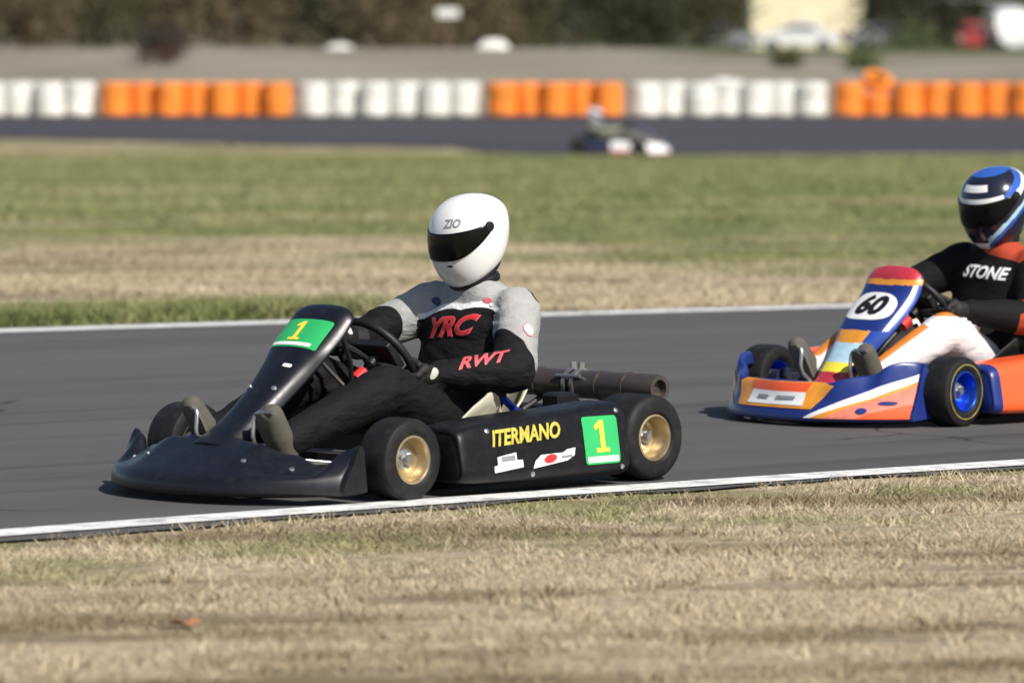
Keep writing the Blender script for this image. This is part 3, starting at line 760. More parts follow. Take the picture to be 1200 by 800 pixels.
        if o_.get('patch'):
            dd = Vector((.35, -1, -.25)) if n_ == 'L' else Vector((.9, -.35, -.3)); e1 = dd.cross(V((0, 0, 1))).normalized(); e2 = e1.cross(dd).normalized()
            patch('knuckle_patch', oval(.045, .026, rot=.7), palm, e1, e2, dd, bvg, 'glovegrey', go, .002, .012)
    bv = bvh_of(me)
    return person, suit, bv, J

# ------------------------------------------------------------------ the near black kart and its driver
A1 = R(-134.3); L1 = (-.282, 17.226, .008)
k1 = build_kart('racing_kart', L1, A1, dict(rim='gold', steer=R(1), tank='black'))
tag(k1, 'black racing kart with gold wheels and green number 1 plates', 'kart', 'racing karts on the circuit')
n1r = nose_grid(.515, lambda u: 1.13-.27*abs(u)**2.6, lambda u: lerp_tab([(0, .192), (.35, .178), (.6, .145), (.8, .112), (.93, .165), (1, .180)], abs(u)), lambda u: lerp_tab([(0, .90), (.4, .92), (.7, .87), (1, .79)], abs(u)), ny=110, nt=30)
no = link('nose_fairing', grid_mesh(n1r, name='nose', caps=True), 'black_gloss', k1); solidify(no, .006)
st1 = [(.405, .55, .10, .03), (.43, .578, .13, .03), (.47, .567, .14, .03), (.52, .520, .142, .035), (.585, .462, .137, .035), (.65, .40, .115, .04), (.75, .31, .092, .04), (.85, .235, .088, .04), (.96, .17, .10, .03)]
pm = grid_mesh(panel_rings(st1), name='panel', flip=True)
po = link('front_panel', pm, 'black_gloss', k1); solidify(po, .006)
pb = bvh_of(pm); PD = Vector((-.68, 0, -.735)); PE = Vector((-.735, 0, .68))
patch('number_plate', rrect(.205, .122, .008), (.555, 0, .50), (0, 1, 0), PE, PD, pb, 'green', po, .0045)
patch('plate_number', one(.082), Vector((.555, -.01, .50))+PE*.008, (0, 1, 0), PE, PD, pb, 'yellow', po, .0065)
patch('white_strip', rrect(.17, .014, .003), Vector((.555, -.005, .50))-PE*.048, (0, 1, 0), PE, PD, pb, 'white', po, .006)
patch('white_sticker', oval(.035, .014, p=4), Vector((.66, .045, .41)), (0, 1, 0), PE, PD, pb, 'white', po, .005)
def bolts(parent, bvx, pts, d):
    d = Vector(d)
    for p in pts:
        h_ = bvx.ray_cast(Vector(p)-d*.3, d, 1.)
        if h_[0]: nn_ = h_[1] if h_[1].dot(d) < 0 else -h_[1]; MB().tube([h_[0]-nn_*.002, h_[0]+nn_*.006, h_[0]+nn_*.0075], [.009, .009, .005], 8).build('bolt', 'steel', parent)
bolts(no, bvh_of(no.data), [(1.0, -.22, .3), (1.0, .22, .3), (.93, .36, .3), (.93, -.36, .3)], (0, 0, -1))
bolts(po, pb, [(.8, .055, .42), (.8, -.055, .42), (.50, .118, .8), (.50, -.118, .8)], (-.68, 0, -.735))
PS = [(.425, .10, .15, .3), (.42, .065, .190, .72), (.395, .042, .218, .96), (.2, .035, .236, 1), (-.1, .03, .25, 1), (-.305, .03, .262, 1), (-.328, .05, .25, .92), (-.335, .09, .2, .5)]
pl = pod(k1, 1, PS, 'black_pod'); pod(k1, -1, PS, 'black_pod', y0=.45)
bv = bvh_of(pl.data); LX, LZ, LD = Vector((-1, 0, 0)), Vector((0, 0, 1)), Vector((0, -1, 0))
bolts(pl, bv, [(.30, .6, .20), (-.29, .6, .235), (.12, .6, .06), (-.29, .6, .06)], (0, -1, 0))
def onpod(x, z): return Vector((x, .62, z))
patch('number_plate', rrect(.158, .150, .012), onpod(-.205, .148), LX, LZ, LD, bv, 'green', pl, .002)
patch('plate_number', one(.100), onpod(-.207, .160), LX, LZ, LD, bv, 'yellow', pl, .004)
patch('white_strip', rrect(.14, .018, .003), onpod(-.205, .088), LX, LZ, LD, bv, 'white', pl, .0035)
tl = (LX+LZ*.045)
text('lettering', 'ITERMANO', .066, onpod(.135, .181), tl, LZ, LD, bv, 'gold_text', pl, .0035, .25, .0022, squash=.93)
patch('white_sticker', [(-.062, -.02), (.066, -.014), (.066, .008), (.04, .011), (.04, .034), (-.045, .027), (-.045, .002), (-.062, 0)], onpod(.225, .095), tl, LZ, LD, bv, 'white', pl, .002)
patch('grey_mark', rrect(.06, .016, .003), onpod(.222, .114), tl, LZ, LD, bv, 'greytext', pl, .0035)
patch('white_sticker', [(-.1, -.022), (.055, -.012), (.09, .0), (.098, .024), (.06, .022), (.04, .014), (-.06, .016), (-.088, .0)], onpod(.015, .103), tl, LZ, LD, bv, 'white', pl, .002)
patch('red_mark', oval(.06, .026, rot=.1), onpod(.035, .103), tl, LZ, LD, bv, 'red', pl, .0035)
patch('grey_mark', rrect(.05, .008, .002), onpod(-.04, .106), tl, LZ, LD, bv, 'greytext', pl, .0035)

BLK = (.0065, .0065, .007)
M['suit1'] = suit_mat('grey_black_suit', BLK, (.33, .33, .325), (.75, .75, .76), (.035, .02, .018))
def zones1(p, seg, side, t, a, b_, nr, J):
    L_ = (b_-a).length
    if seg == 'arm':
        bk = -nr.x*.75+abs(nr.y)*.25*(1 if nr.y*a.y > 0 else -1)
        s = (.74+.38*bk-t)*L_
    elif seg == 'torso':
        zl = .545-.9*(p.y-.07)**2+.010*abs(math.sin((p.y-.03)*20)) if nr.x > -.2 else .44
        s = p.z-zl
        if p.z > .625 and abs(p.y) < .06 and nr.x > 0: s = -.05
    elif seg == 'fore': s = -.05 if t > .05 else (.80+.34*(-nr.x*.75+abs(nr.y)*.25)-1-t)*.25
    else: s = -.05
    pw = .0055 if seg == 'arm' else .009
    w2 = pw-abs(s-pw) if (seg == 'torso' and nr.x > .1) else -.05
    c = J['shL']+Vector((-.055, .03, .045)); c2 = J['shR']+Vector((.0, -.02, .07))
    m3 = max(.040-(p-c).length, .03-(p-c2).length)
    if seg == 'torso' and s < 0: m3 = -.05
    return s, w2, m3
d1, suit1, bvs, J1 = build_person(L1, A1, dict(suit='suit1', zones=zones1, patch=True), k1)
tag(d1, 'person in grey and black race suit and white helmet driving the black kart', 'person', 'kart drivers')
build_helmet(d1, (-.208, 0, .778), (0, R(11), R(-4)), 'helmet_white', logo='ZIO', scale=.965)
FX, FD = Vector((0, 1, 0)), Vector((-1, 0, 0))
text('chest_lettering', 'YRC', .085, (.1, -.005, .485), FX+LZ*.1, LZ, FD, bvs, 'pink', suit1, .003, .35, .0045, .012, 1.2)
text('chest_lettering', 'YRC', .085, (.1, -.005, .485), FX+LZ*.1, LZ, FD, bvs, 'red', suit1, .005, .35, .0015, .012, 1.2)
ad = Vector((-.75, -.62, -.2)).normalized(); ae = ad.cross(LZ).normalized(); au = ae.cross(ad).normalized(); ac = (J1['elL']*.64+J1['wrL']*.36)+Vector((.02, .0, .035))
text('sleeve_lettering', 'RWT', .054, ac-ad*.1, ae+au*.22, au, ad, bvs, 'pink', suit1, .003, .3, .002, .01, 1.2)
ad2 = Vector((-.35, -1, -.1)).normalized(); ae2 = ad2.cross(LZ).normalized(); au2 = ae2.cross(ad2).normalized(); ac2 = J1['shL']*.66+J1['elL']*.34
patch('sleeve_badge', oval(.04, .045), ac2-ad2*.1, ae2, au2, ad2, bvs, 'pink', suit1, .002, .01)
patch('sleeve_badge', oval(.034, .038), ac2-ad2*.1, ae2, au2, ad2, bvs, 'white', suit1, .0035, .01)
M['navy_mark'] = paint('navy_mark', (.03, .04, .12), .6)
for yy, zz, w_, mt in ((-.10, .565, .05, 'navy_mark'), (.115, .575, .03, 'pink'), (.135, .562, .022, 'white'), (-.06, .585, .025, 'greytext')):
    patch('suit_badge', oval(w_, w_*.5, rot=-.3), (.1, yy, zz), FX, LZ, FD, bvs, mt, suit1, .003, .01)
# pale logo on the right shin
sd_ = Vector((-.75, -.5, -.35)).normalized(); se = sd_.cross(LZ).normalized(); su = se.cross(sd_).normalized(); s0 = J1['knR']*.80+J1['anR']*.2+Vector((0, .03, .02))
patch('leg_logo', [(-.05, -.045), (-.01, -.03), (.03, .03), (.05, .06), (.01, .05), (-.03, .0)], s0-sd_*.1, se, su, sd_, bvs, 'greytext', suit1, .002, .012, 0.)
patch('leg_logo', [(-.045, -.04), (-.03, -.035), (-.005, .02), (-.01, .03), (-.03, .0)], s0-sd_*.1, se, su, sd_, bvs, 'white', suit1, .004, .012, 0.)

# ------------------------------------------------------------------ the orange and blue kart behind it
A2 = R(-139); L2 = (1.694, 20.242, .008)
k2 = build_kart('racing_kart', L2, A2, dict(turn=R(-4), pedal_shift=-.17, axle=.535, bracket=((.38, .40), (.385, .44)), rim='bluerim', steer=R(9), ring=True, frame='darksteel', hub='navy', seat='black', muffler=True, tank='white'))
tag(k2, 'orange, blue and white racing kart with blue rims and number 60', 'kart', 'racing karts on the circuit')
MATS2 = ['blue', 'orange', 'white', 'amber', 'salmon', 'navy', 'blue2']
n2r = nose_grid(.468, lambda u: .985-.26*abs(u)**2.8, lambda u: lerp_tab([(0, .162), (.45, .158), (.7, .185), (.9, .235), (1, .232)], abs(u)), lambda u: lerp_tab([(0, .935), (.5, .90), (.8, .78), (1, .66)], abs(u)), z0=.018, ny=120, nt=36)
no2 = link('nose_fairing', grid_mesh(n2r, lambda c, a, t: 5 if c[2] < .026 else 0, 'nose', caps=True), MATS2, k2); solidify(no2, .006)
nb = bvh_of(no2.data)
def on2(nm, pts, mat, off): patch(nm, [(y*.926, z) for y, z in pts], (1.1, 0, 0), FX, LZ, FD, nb, mat, no2, off+.004, .014)
on2('amber_panel', [(-.22, .064), (.20, .064), (.27, .15), (.22, .158), (-.22, .158), (-.25, .15)], 'amber', .002)
on2('orange_panel', [(-.15, .122), (.15, .122), (.165, .155), (-.165, .155)], 'orange', .0035)
on2('white_panel', [(-.155, .074), (.155, .074), (.15, .122), (-.15, .122)], 'white', .0035)
on2('white_band', [(.17, .034), (.25, .034), (.40, .10), (.502, .165), (.502, .195), (.40, .145), (.28, .085)], 'white', .002)
on2('amber_band', [(.20, .034), (.28, .034), (.40, .094), (.502, .150), (.502, .168), (.40, .108)], 'amber', .003)
on2('salmon_panel', [(.25, .034), (.502, .034), (.502, .155), (.42, .108), (.34, .076)], 'salmon', .004)
on2('orange_panel', [(.36, .034), (.502, .034), (.502, .085), (.42, .06)], 'orange', .005)
on2('amber_band', [(-.30, .07), (-.26, .06), (-.38, .13), (-.47, .215), (-.485, .20), (-.40, .12)], 'amber', .002)
on2('amber_band', [(-.50, .03), (-.45, .03), (-.49, .10), (-.505, .10)], 'amber', .002)
for y, w_ in ((-.06, .06), (.055, .09)): patch('grey_mark', rrect(w_, .012, .003), (1.1, y, .100), FX, LZ, FD, nb, 'greytext', no2, .0115)
patch('blue_mark', oval(.03, .02), (1.1, .35, .062), FX, LZ, FD, nb, 'blue', no2, .0115)
patch('blue_mark', oval(.045, .014), (1.1, .41, .09), FX, LZ, FD, nb, 'blue', no2, .0115)
st2 = [(.305, .53, .10, .03), (.335, .562, .135, .03), (.375, .535, .15, .035), (.42, .467, .152, .04), (.525, .365, .142, .04), (.60, .28, .105, .04), (.68, .19, .082, .035), (.74, .13, .078, .03)]
def panel2z(c, a, t):
    x, y, z = c; u = abs(2*t-1)
    if z > .515: return 5 if u > .93 else 7
    if z > .495: return 3
    if z > .33: return 2 if .84 < u < .93 else (0 if u < .84 else 6)
    if z > .285: return 3 if u < .6 else 6
    if z > .215: return 8 if u < .75 else 6
    if z > .18: return 9 if u < .85 else 0
    return 7
p2 = grid_mesh(panel_rings(st2, 90, 150), panel2z, 'panel', flip=True)
po2 = link('front_panel', p2, MATS2+['redv', 'skyblue', 'yellow'], k2); solidify(po2, .006)
pb2 = bvh_of(p2); d2v = Vector((.105, 0, -.098)).normalized(); PD2 = Vector((d2v.z, 0, -d2v.x)); PE2 = -d2v
patch('number_plate', oval(.225, .140, 36, 2.8), (.473, 0, .418), FX, PE2, PD2, pb2, 'white', po2, .0045)
text('plate_number', '60', .125, Vector((.473, 0, .418)), FX, PE2, PD2, pb2, 'black', po2, .0065, .15, .006, squash=1.05)
pl2 = pod(k2, 1, PS, ['orange', 'blue', 'yellow', 'white'], lambda c: 1 if c.x > .37 else (2 if c.z > .243 else 0)); pod(k2, -1, PS, 'orange', y0=.45)
bp2 = bvh_of(pl2.data)
patch('yellow_mark', oval(.05, .05), onpod(.12, .13), LX, LZ, LD, bp2, 'amber', pl2, .002)
patch('number_plate', rrect(.172, .150, .012), onpod(-.236, .148), LX, LZ, LD, bp2, 'white', pl2, .002)
text('plate_number', '60', .115, onpod(-.236, .148), LX, LZ, LD, bp2, 'black', pl2, .004, 0, .005)

M['suit2'] = suit_mat('black_orange_suit', (.0065, .006, .0065), (.38, .055, .025), (.72, .68, .69), (.60, .20, .03), .35)
def zones2(p, seg, side, t, a, b_, nr, J):
    m1 = m2 = m3 = -.05
    if seg == 'torso':
        m1 = min(p.z-(.600-.20*p.y), p.y-.0)
    elif seg == 'arm': m1 = max((t-.84)*.25, (.06-t)*.25 if side == 'L' else -.05)
    elif seg == 'fore': m1 = (.30-t)*.25 if nr.z < .3 else -.02
    elif seg in ('thigh', 'shin'):
        m2 = (t-.12)*.4 if seg == 'thigh' else .05
        m3 = (nr.z-.80)*.04
        if seg == 'thigh' and t < .12: m3 = -.05
    return m1, m2, m3
d2, suit2, bvs2, J2 = build_person(L2, A2, dict(suit='suit2', zones=zones2, crease=.45, lean=.02, shz=.005, turn=R(-4), pedal_shift=-.17), k2)
tag(d2, 'person in black and orange suit with white trousers driving the orange kart', 'person', 'kart drivers')
def helm2z(c, a, t):
    u = (a*360+180) % 360-180; v = t; au_ = abs(u)
    if v > .93: return 1
    if .60 < v < .70 and au_ < 60: return 2
    s = v-(.52+(au_-60)*.0042)
    if 55 < au_ < 150 and abs(s) < .05: return 2
    if 55 < au_ < 150 and .05 <= s < .17: return 1
    if .78 < v < .86 and au_ < 28: return 2
    s2 = v-(.06+au_*.0042)
    if 20 < au_ < 120 and abs(s2) < .035: return 3
    if 15 < au_ < 120 and -.10 < s2 <= -.035: return 1
    if v < .12 and au_ < 22: return 2
    return 0
M['helmet_navy'] = paint('helmet_navy', (.012, .014, .03), .2, coat=.5, var=.03)
M['helmet_blue'] = paint('helmet_blue', (.03, .10, .42), .2, coat=.5, var=.1)
build_helmet(d2, (-.195, 0, .783), (0, R(15), R(3)), ['helmet_navy', 'helmet_blue', 'helmet_white', 'skyblue'], helm2z, scale=.99)
text('chest_lettering', 'STONE', .062, (.1, .03, .525), FX-LZ*.05, LZ, FD, bvs2, 'white', suit2, .003, .15, .002, .012, 1.05)

# ------------------------------------------------------------------ the distant kart on the return road
A3 = R(-13); y3 = 92.0; L3 = (1.72, y3, ground_z(y3)+.02)
k3 = build_kart('racing_kart', L3, A3, dict(rim='darksteel', steer=0, seat='black', muffler=True, tank='black'))
tag(k3, 'distant kart with white nose and red side pod on the far road', 'kart', 'racing karts on the circuit')
no3 = link('nose_fairing', grid_mesh(nose_grid(.51, lambda u: 1.0-.27*abs(u)**2.8, lambda u: .17+.04*abs(u), lambda u: .93-.25*abs(u)**2, ny=40, nt=20), lambda c, a, t: 1 if c[2] < .05 else 0, 'nose'), ['white', 'red'], k3); solidify(no3, .006)
po3 = link('front_panel', grid_mesh(panel_rings(st1, 16, 24), name='panel', flip=True), 'navy', k3); solidify(po3, .006)
pod(k3, 1, PS, 'navy'); pod(k3, -1, PS, ['red', 'white', 'navy'], lambda c: 2 if c.x < .1 else (1 if c.z > .11 else 0), y0=.45)
M['suit3'] = suit_mat('pale_grey_suit', (.22, .22, .17), (.16, .15, .14), (.3, .3, .26), (.1, .1, .1))
d3, suit3, _, _ = build_person(L3, A3, dict(suit='suit3', zones=lambda p, seg, side, t, a, b_, nr, J: (.05 if seg in ('thigh', 'shin') else -.05, -.05, -.05), shz=-.10, lean=-.10), k3)
tag(d3, 'person in pale grey suit and light helmet driving the distant kart', 'person', 'kart drivers')
M['helmet_grey'] = paint('helmet_pale_grey', (.48, .48, .55), .25, coat=.3, var=.05)
build_helmet(d3, (-.30, 0, .66), (0, R(4), 0), 'helmet_grey')

# ------------------------------------------------------------------ tyre barrier
M['tyre_white'] = paint('white_painted_tyre', (.74, .74, .70), .7, dirt=.12, scale=5, bmp=.3, bscale=30)
M['tyre_orange'] = paint('orange_painted_tyre', (.80, .24, .025), .7, var=.2, scale=4, dirt=.1, bmp=.3, bscale=30)
def tyre_mesh(nm, mat, r=.33, h=.235):
    H = h/2
    half = [(.19, .62), (.205, .95), (.26, 1.0), (.305, .93), (.322, .72), (r, .42), (r, .16), (r-.012, .10)]
    prof = [(a, t*H) for a, t in half]+[(a, -t*H) for a, t in half[::-1]]
    me = MB().lathe(prof, 40, axis='z').mesh(nm)
    me.materials.append(M[mat]); return me
TW, TO = tyre_mesh('white_tyre', 'tyre_white'), tyre_mesh('orange_tyre', 'tyre_orange')
runs = [(-240, 112, 'w', 'white tyre in the {} stack from the orange run under the bush, {}', 1), (118, 343, 'o', 'orange tyre under the bush, {} stack from the mid white run, {}', 1),
        (350, 563, 'w', 'white tyre, {} stack past the orange run under the bush, {}', 0), (570, 730, 'o', 'orange tyre, {} stack of the run behind the distant kart, {}', 0),
        (738, 968, 'w', "white tyre, {} stack past the distant kart's orange run, {}", 0), (976, 1390, 'o', 'orange tyre, {} stack of the run with the tipped tyre, {}', 0)]
ORD = 'first second third fourth fifth sixth seventh eighth ninth tenth eleventh twelfth thirteenth fourteenth fifteenth sixteenth'.split()
BY = 115.0; rows = ('bottom row', 'middle row', 'top row'); bz = ground_z(BY)
r_ = random.Random(3)
stray = {}
for x0, x1, c, lab, rev in runs:
    X0, X1 = (x0-600)*BY/6270, (x1-600)*BY/6270; nst = max(1, round((X1-X0-.03)/.63)); stp = (X1-X0-.66)/max(1, nst-1); back = 0
    for i in range(nst):
        cx = X0+.33+stp*i; jx, jy = 0, (.105 if i % 2 else -.105)+r_.uniform(0, .05)*(1 if i % 2 else -1)
        low = [q for q in (856, 1042) if abs(cx-(q-600)*BY/6270) <= stp/2+1e-6]
        if low and low[0] not in stray: stray[low[0]] = (cx, BY+jy)
        else: low = []
        for lv in range(2 if low else 3):
            t = bpy.data.objects.new('barrier_tyre', TW if c == 'w' else TO); C.objects.link(t)
            t.location = (cx+jx+r_.uniform(-.004, .004)*(lv > 0), BY+jy+r_.uniform(-.03, .03)*(lv > 0), bz+.002+.235*(lv+.5)); t.rotation_euler = (0, 0, r_.uniform(0, 6))
            t.scale = (1., 1., 1.)
            tag(t, lab.format(ORD[nst-1-i if rev else i], rows[lv]+(' behind' if back else '')), 'tyre', 'painted tyres of the barrier')
for px, c, rx, dz, lab in ((856, 'w', R(9), .17, 'stray white tyre lying askew on top of the white barrier run'), (1042, 'o', R(30), .26, 'tipped orange tyre leaning on top of the orange barrier run')):
    t = bpy.data.objects.new('barrier_tyre', TW if c == 'w' else TO); C.objects.link(t); t.location = (*stray[px], bz+.47+dz); t.rotation_euler = (rx, 0, .4)
    tag(t, lab, 'tyre', 'painted tyres of the barrier')

# ------------------------------------------------------------------ trees, shrubs
def leaf_mat(nm, a, b_, c):
    m, n, bs = new_mat(nm); f = noise(n, .9, 4, .6); g = noise(n, 9, 3)
    col = mix(n, g, ramp(n, f, [(.35, a), (.6, b_)]), c)
    n.links.new(col, bs.inputs['Base Color']); bs.inputs['Roughness'].default_value = .7; bs.inputs['Specular IOR Level'].default_value = .25
    M[nm] = m
leaf_mat('brown_leaves', (.09, .066, .036), (.16, .12, .068), (.13, .105, .06))
leaf_mat('olive_leaves', (.05, .05, .022), (.095, .085, .04), (.075, .07, .03))
leaf_mat('dark_leaves', (.028, .034, .02), (.055, .06, .03), (.04, .045, .026))
leaf_mat('bush_leaves', (.035, .03, .026), (.06, .05, .042), (.06, .045, .035))
leaf_mat('green_leaves', (.06, .095, .03), (.10, .14, .05), (.09, .11, .04))
leaf_mat('red_leaves', (.12, .05, .03), (.17, .07, .045), (.12, .07, .05))
M['bark'] = paint('bark', (.10, .075, .055), .9, var=.35, scale=6, bmp=.6, bscale=20)
def leaves_mesh(nm, centre, rad, nclump, per, size, seed, low=-1.):
    g_ = np.random.default_rng(seed); d = g_.normal(size=(nclump, 3)); d /= np.linalg.norm(d, axis=1)[:, None]
    rr = g_.uniform(.35, 1.0, nclump)**.6; lump = 1+.22*np.sin(d[:, 0]*5+seed)+.16*np.sin(d[:, 2]*7+d[:, 1]*4+seed*2)
    cc = d*(rr*lump)[:, None]; cc = cc[cc[:, 2] > low]; nclump = len(cc)
    cc = cc*np.array(rad)+np.array(centre)
    p = np.repeat(cc, per, 0)+g_.normal(size=(nclump*per, 3))*size*1.7
    n_ = len(p); s = size*g_.uniform(.5, 1.3, n_); a = g_.normal(size=(n_, 3)); a /= np.linalg.norm(a, axis=1)[:, None]; b_ = np.cross(a, g_.normal(size=(n_, 3))); b_ /= np.linalg.norm(b_, axis=1)[:, None]
    a = a*s[:, None]*.5; b_ = b_*s[:, None]*.32
    v = np.stack([p-a, p+b_, p+a, p-b_], 1); v[:, :, 2] = np.maximum(v[:, :, 2], .01)
    me = bpy.data.meshes.new(nm); me.from_pydata(v.reshape(-1, 3).tolist(), [], np.arange(4*n_).reshape(-1, 4).tolist())
    return me
def tree(x, y, h, rx, mat, label, seed, cat='tree', group='trees beyond the bank', base=.10, nclump=170, per=22, size=.2, name='tree', bare=False):
    z = ground_z(y); t = empty(name, (x, y, z)); q = random.Random(seed); mb = MB()
    path = [(0, 0, -.1), (q.uniform(-.1, .1), 0, h*.2), (q.uniform(-.2, .2), q.uniform(-.2, .2), h*.45), (q.uniform(-.3, .3), 0, h*.8)]
    r0 = .028*h+.03; mb.tube(path, [r0, r0*.75, r0*.55, r0*.15], 8)
    for i in range(7):
        a = q.uniform(0, 6.28); zz = h*q.uniform(.12, .5); L_ = rx*q.uniform(.6, .95)
        mb.tube([(0, 0, zz), (math.cos(a)*L_*.5, math.sin(a)*L_*.5, zz+h*.10), (math.cos(a)*L_, math.sin(a)*L_, zz+h*.22)], [r0*.42, r0*.28, r0*.08], 6)
    mb.build('trunk', 'bark', t)
    ch = h*(1-base)/2
    link('crown', leaves_mesh('crown', (0, 0, h*base+ch), (rx, rx*.9, ch), nclump, per, size, seed), mat, t)
    tag(t, label, cat, group); return t
def at_px(px, y): return (px-600)*y/6270
sd0 = 11
BR, OL, DK = 'brown leafed bushy tree in the belt behind the dry bank', 'olive brown tree in the belt behind the dry bank', 'dark evergreen tree in the belt behind the dry bank'
B_, O_, D_ = 'brown_leaves', 'olive_leaves', 'dark_leaves'
front = [(-70, O_, 'olive brown tree at the very end of the belt, past the brown tree'), (30, B_, 'brown bushy tree between two olive trees at the belt end'), (115, O_, 'olive tree between two brown trees near the lone dark bush'),
         (200, B_, 'brown leafed tree right behind the lone dark bush'), (285, B_, 'brown leafed tree between the lone dark bush and an evergreen'), (372, D_, 'dark evergreen tree behind the low white tarpaulin'),
         (455, B_, 'brown leafed tree between the low tarpaulin and the pale board'), (535, B_, 'brown leafed tree behind the pale board on a post'), (605, O_, 'olive brown tree behind the larger white tarpaulin'),
         (672, D_, 'dark evergreen tree beside the olive tree at the larger tarpaulin'), (745, D_, 'dark evergreen tree standing between an evergreen and an olive tree'), (815, O_, 'olive tree at the belt end by the cream house and grey car'),
         (1062, D_, 'dark evergreen tree between the cream house and the carport'), (1275, O_, 'olive tree past the white parked van')]
front += [(px, O_ if px % 20 else B_, 'bushy tree where the belt runs on past both ends') for px in (-330, -240, -155, 1360, 1450)]
for i, (px, mt, lb) in enumerate(front):
    y = 190+(i*37 % 17); tree(at_px(px, y), y, 4.6+(i*13 % 7)*.3, 1.75+(i*7 % 5)*.12, mt, lb, sd0+i, base=-.10, nclump=270, per=22, size=.2)
for i, px in enumerate(range(-335, 1555, 75)):
    y = 345+(i*29 % 23); mt, lb = (('olive_leaves', 'tall olive tree in the far row behind the belt') if i % 3 else ('dark_leaves', 'tall dark tree in the far row behind the belt'))
    tree(at_px(px, y), y, 8.5+(i*11 % 5)*.6, 3.3, mt, lb, sd0+60+i, base=-.06, nclump=220, per=20, size=.42, group='trees of the far row')
xb_, yb_ = at_px(191, 150), 150
bs = empty('bush', (xb_, yb_, ground_z(yb_))); MB().tube([(0, 0, -.05), (.03, 0, .25), (.0, .02, .6)], [.05, .04, .015], 7).build('stem', 'bark', bs)
link('foliage', leaves_mesh('foliage', (0, 0, .70), (.62, .55, .33), 90, 20, .11, 5), 'bush_leaves', bs)
link('low_foliage', leaves_mesh('low_foliage', (0, 0, .26), (.62, .5, .2), 40, 18, .09, 6), 'red_leaves', bs)
tag(bs, 'dark rounded bush with reddish lower leaves alone on the dry bank', 'bush')
for i, (px, y, s_, mt, lb) in enumerate(((922, 148, .30, 'olive_leaves', 'small olive weed clump on the bank below the cream house'), (1012, 146, .42, 'green_leaves', 'green weed clump on the bank behind the tipped tyre'), (1075, 172, .9, 'green_leaves', 'bright green shrub on the bank crest beside the dark evergreen'))):
    z = ground_z(y); p_ = empty('shrub', (at_px(px, y), y, z)); MB().tube([(0, 0, -.05), (.01, 0, s_*.7)], [.02, .008], 6).build('stem', 'bark', p_)
    link('foliage', leaves_mesh('foliage', (0, 0, s_*.5), (s_*1.2, s_, s_*.5), 60, 18, .10, 70+i), mt, p_); tag(p_, lb, 'shrub', 'low shrubs on the bank')

# ------------------------------------------------------------------ house, carport, parked vehicles
M['render'] = paint('cream_render', (.74, .66, .45), .9, var=.06, scale=1.2)
M['tiles'] = paint('roof_tiles', (.20, .11, .08), .8, var=.2, scale=3)
M['glass'] = paint('window_glass', (.03, .035, .04), .12, var=.2)
M['frame_white'] = paint('white_joinery', (.7, .7, .68), .6)
M['timber'] = paint('brown_boards', (.17, .11, .08), .85, var=.25, scale=2)
M['tin'] = paint('pale_tin_roof', (.55, .58, .6), .5, metal=.2, var=.1)
M['carwhite'] = paint('white_car_paint', (.72, .72, .72), .3, coat=.5, var=.03)
M['carred'] = paint('red_car_paint', (.42, .05, .045), .3, coat=.5, var=.05)
M['cargrey'] = paint('grey_car_paint', (.28, .29, .31), .3, metal=.4, coat=.5, var=.05)
M['tarp'] = paint('white_tarpaulin', (.72, .71, .66), .6, var=.06, scale=2, bmp=.5, bscale=6)
HY = 300; hx = at_px(946, HY); hz = ground_z(HY)
h = empty('house', (hx, HY, hz)); tag(h, 'cream rendered house among the trees beyond the bank', 'house')
wmb = MB(); wmb.loft([[(x, y, z) for x, y in ((-3.15, 0), (3.15, 0), (3.15, 8), (-3.15, 8))] for z in (0, 3.6)]); wmb.add([(-3.15, 0, 3.6), (3.15, 0, 3.6), (0, 0, 5.6), (-3.15, 8, 3.6), (3.15, 8, 3.6), (0, 8, 5.6)], [(0, 1, 2), (3, 5, 4)])
wmb.build('wall', 'render', h, smooth=False)
rf = MB()
for s in (1, -1): rf.loft([[(s*3.5, y, 3.35), (0, y, 5.62), (0, y, 5.78), (s*3.55, y, 3.5)] for y in (-.4, 8.4)])
rf.build('roof', 'tiles', h, smooth=False)
for xw, ww, z0_, z1_ in ((-.25, .9, .3, 2.1),):
    nm = 'door' if z0_ < .5 else 'window'; o2 = MB().box((xw, -.03, (z0_+z1_)/2), (ww, .08, z1_-z0_)).build(nm, 'amber' if nm == 'door' else 'frame_white', h)
    if nm == 'door': o2.data.materials[0] = M['render']
    else: MB().box((xw, -.075, (z0_+z1_)/2), (ww-.16, .03, z1_-z0_-.16)).build('pane', 'glass', o2)
CY = 285; cxp = at_px(1140, CY); cz = ground_z(CY)
c_ = empty('carport', (cxp, CY, cz)); tag(c_, 'open carport with pale tin roof beyond the bank', 'carport')
mb = MB()
for i in range(22): mb.box((-2.4+i*.228, 1.5, 2.62+.012*(i % 2)), (.22, 4.4, .09))
mb.build('roof', 'tin', c_)
for xx in (-2.2, 2.2):
    for yy in (-.4, 3.4): MB().box((xx, yy, 1.29), (.14, .14, 2.58)).build('post', 'timber', c_)
for i in range(9): MB().box((0, 3.5, .14+.26*i), (4.3, .04, .25)).build('board', 'timber', c_)
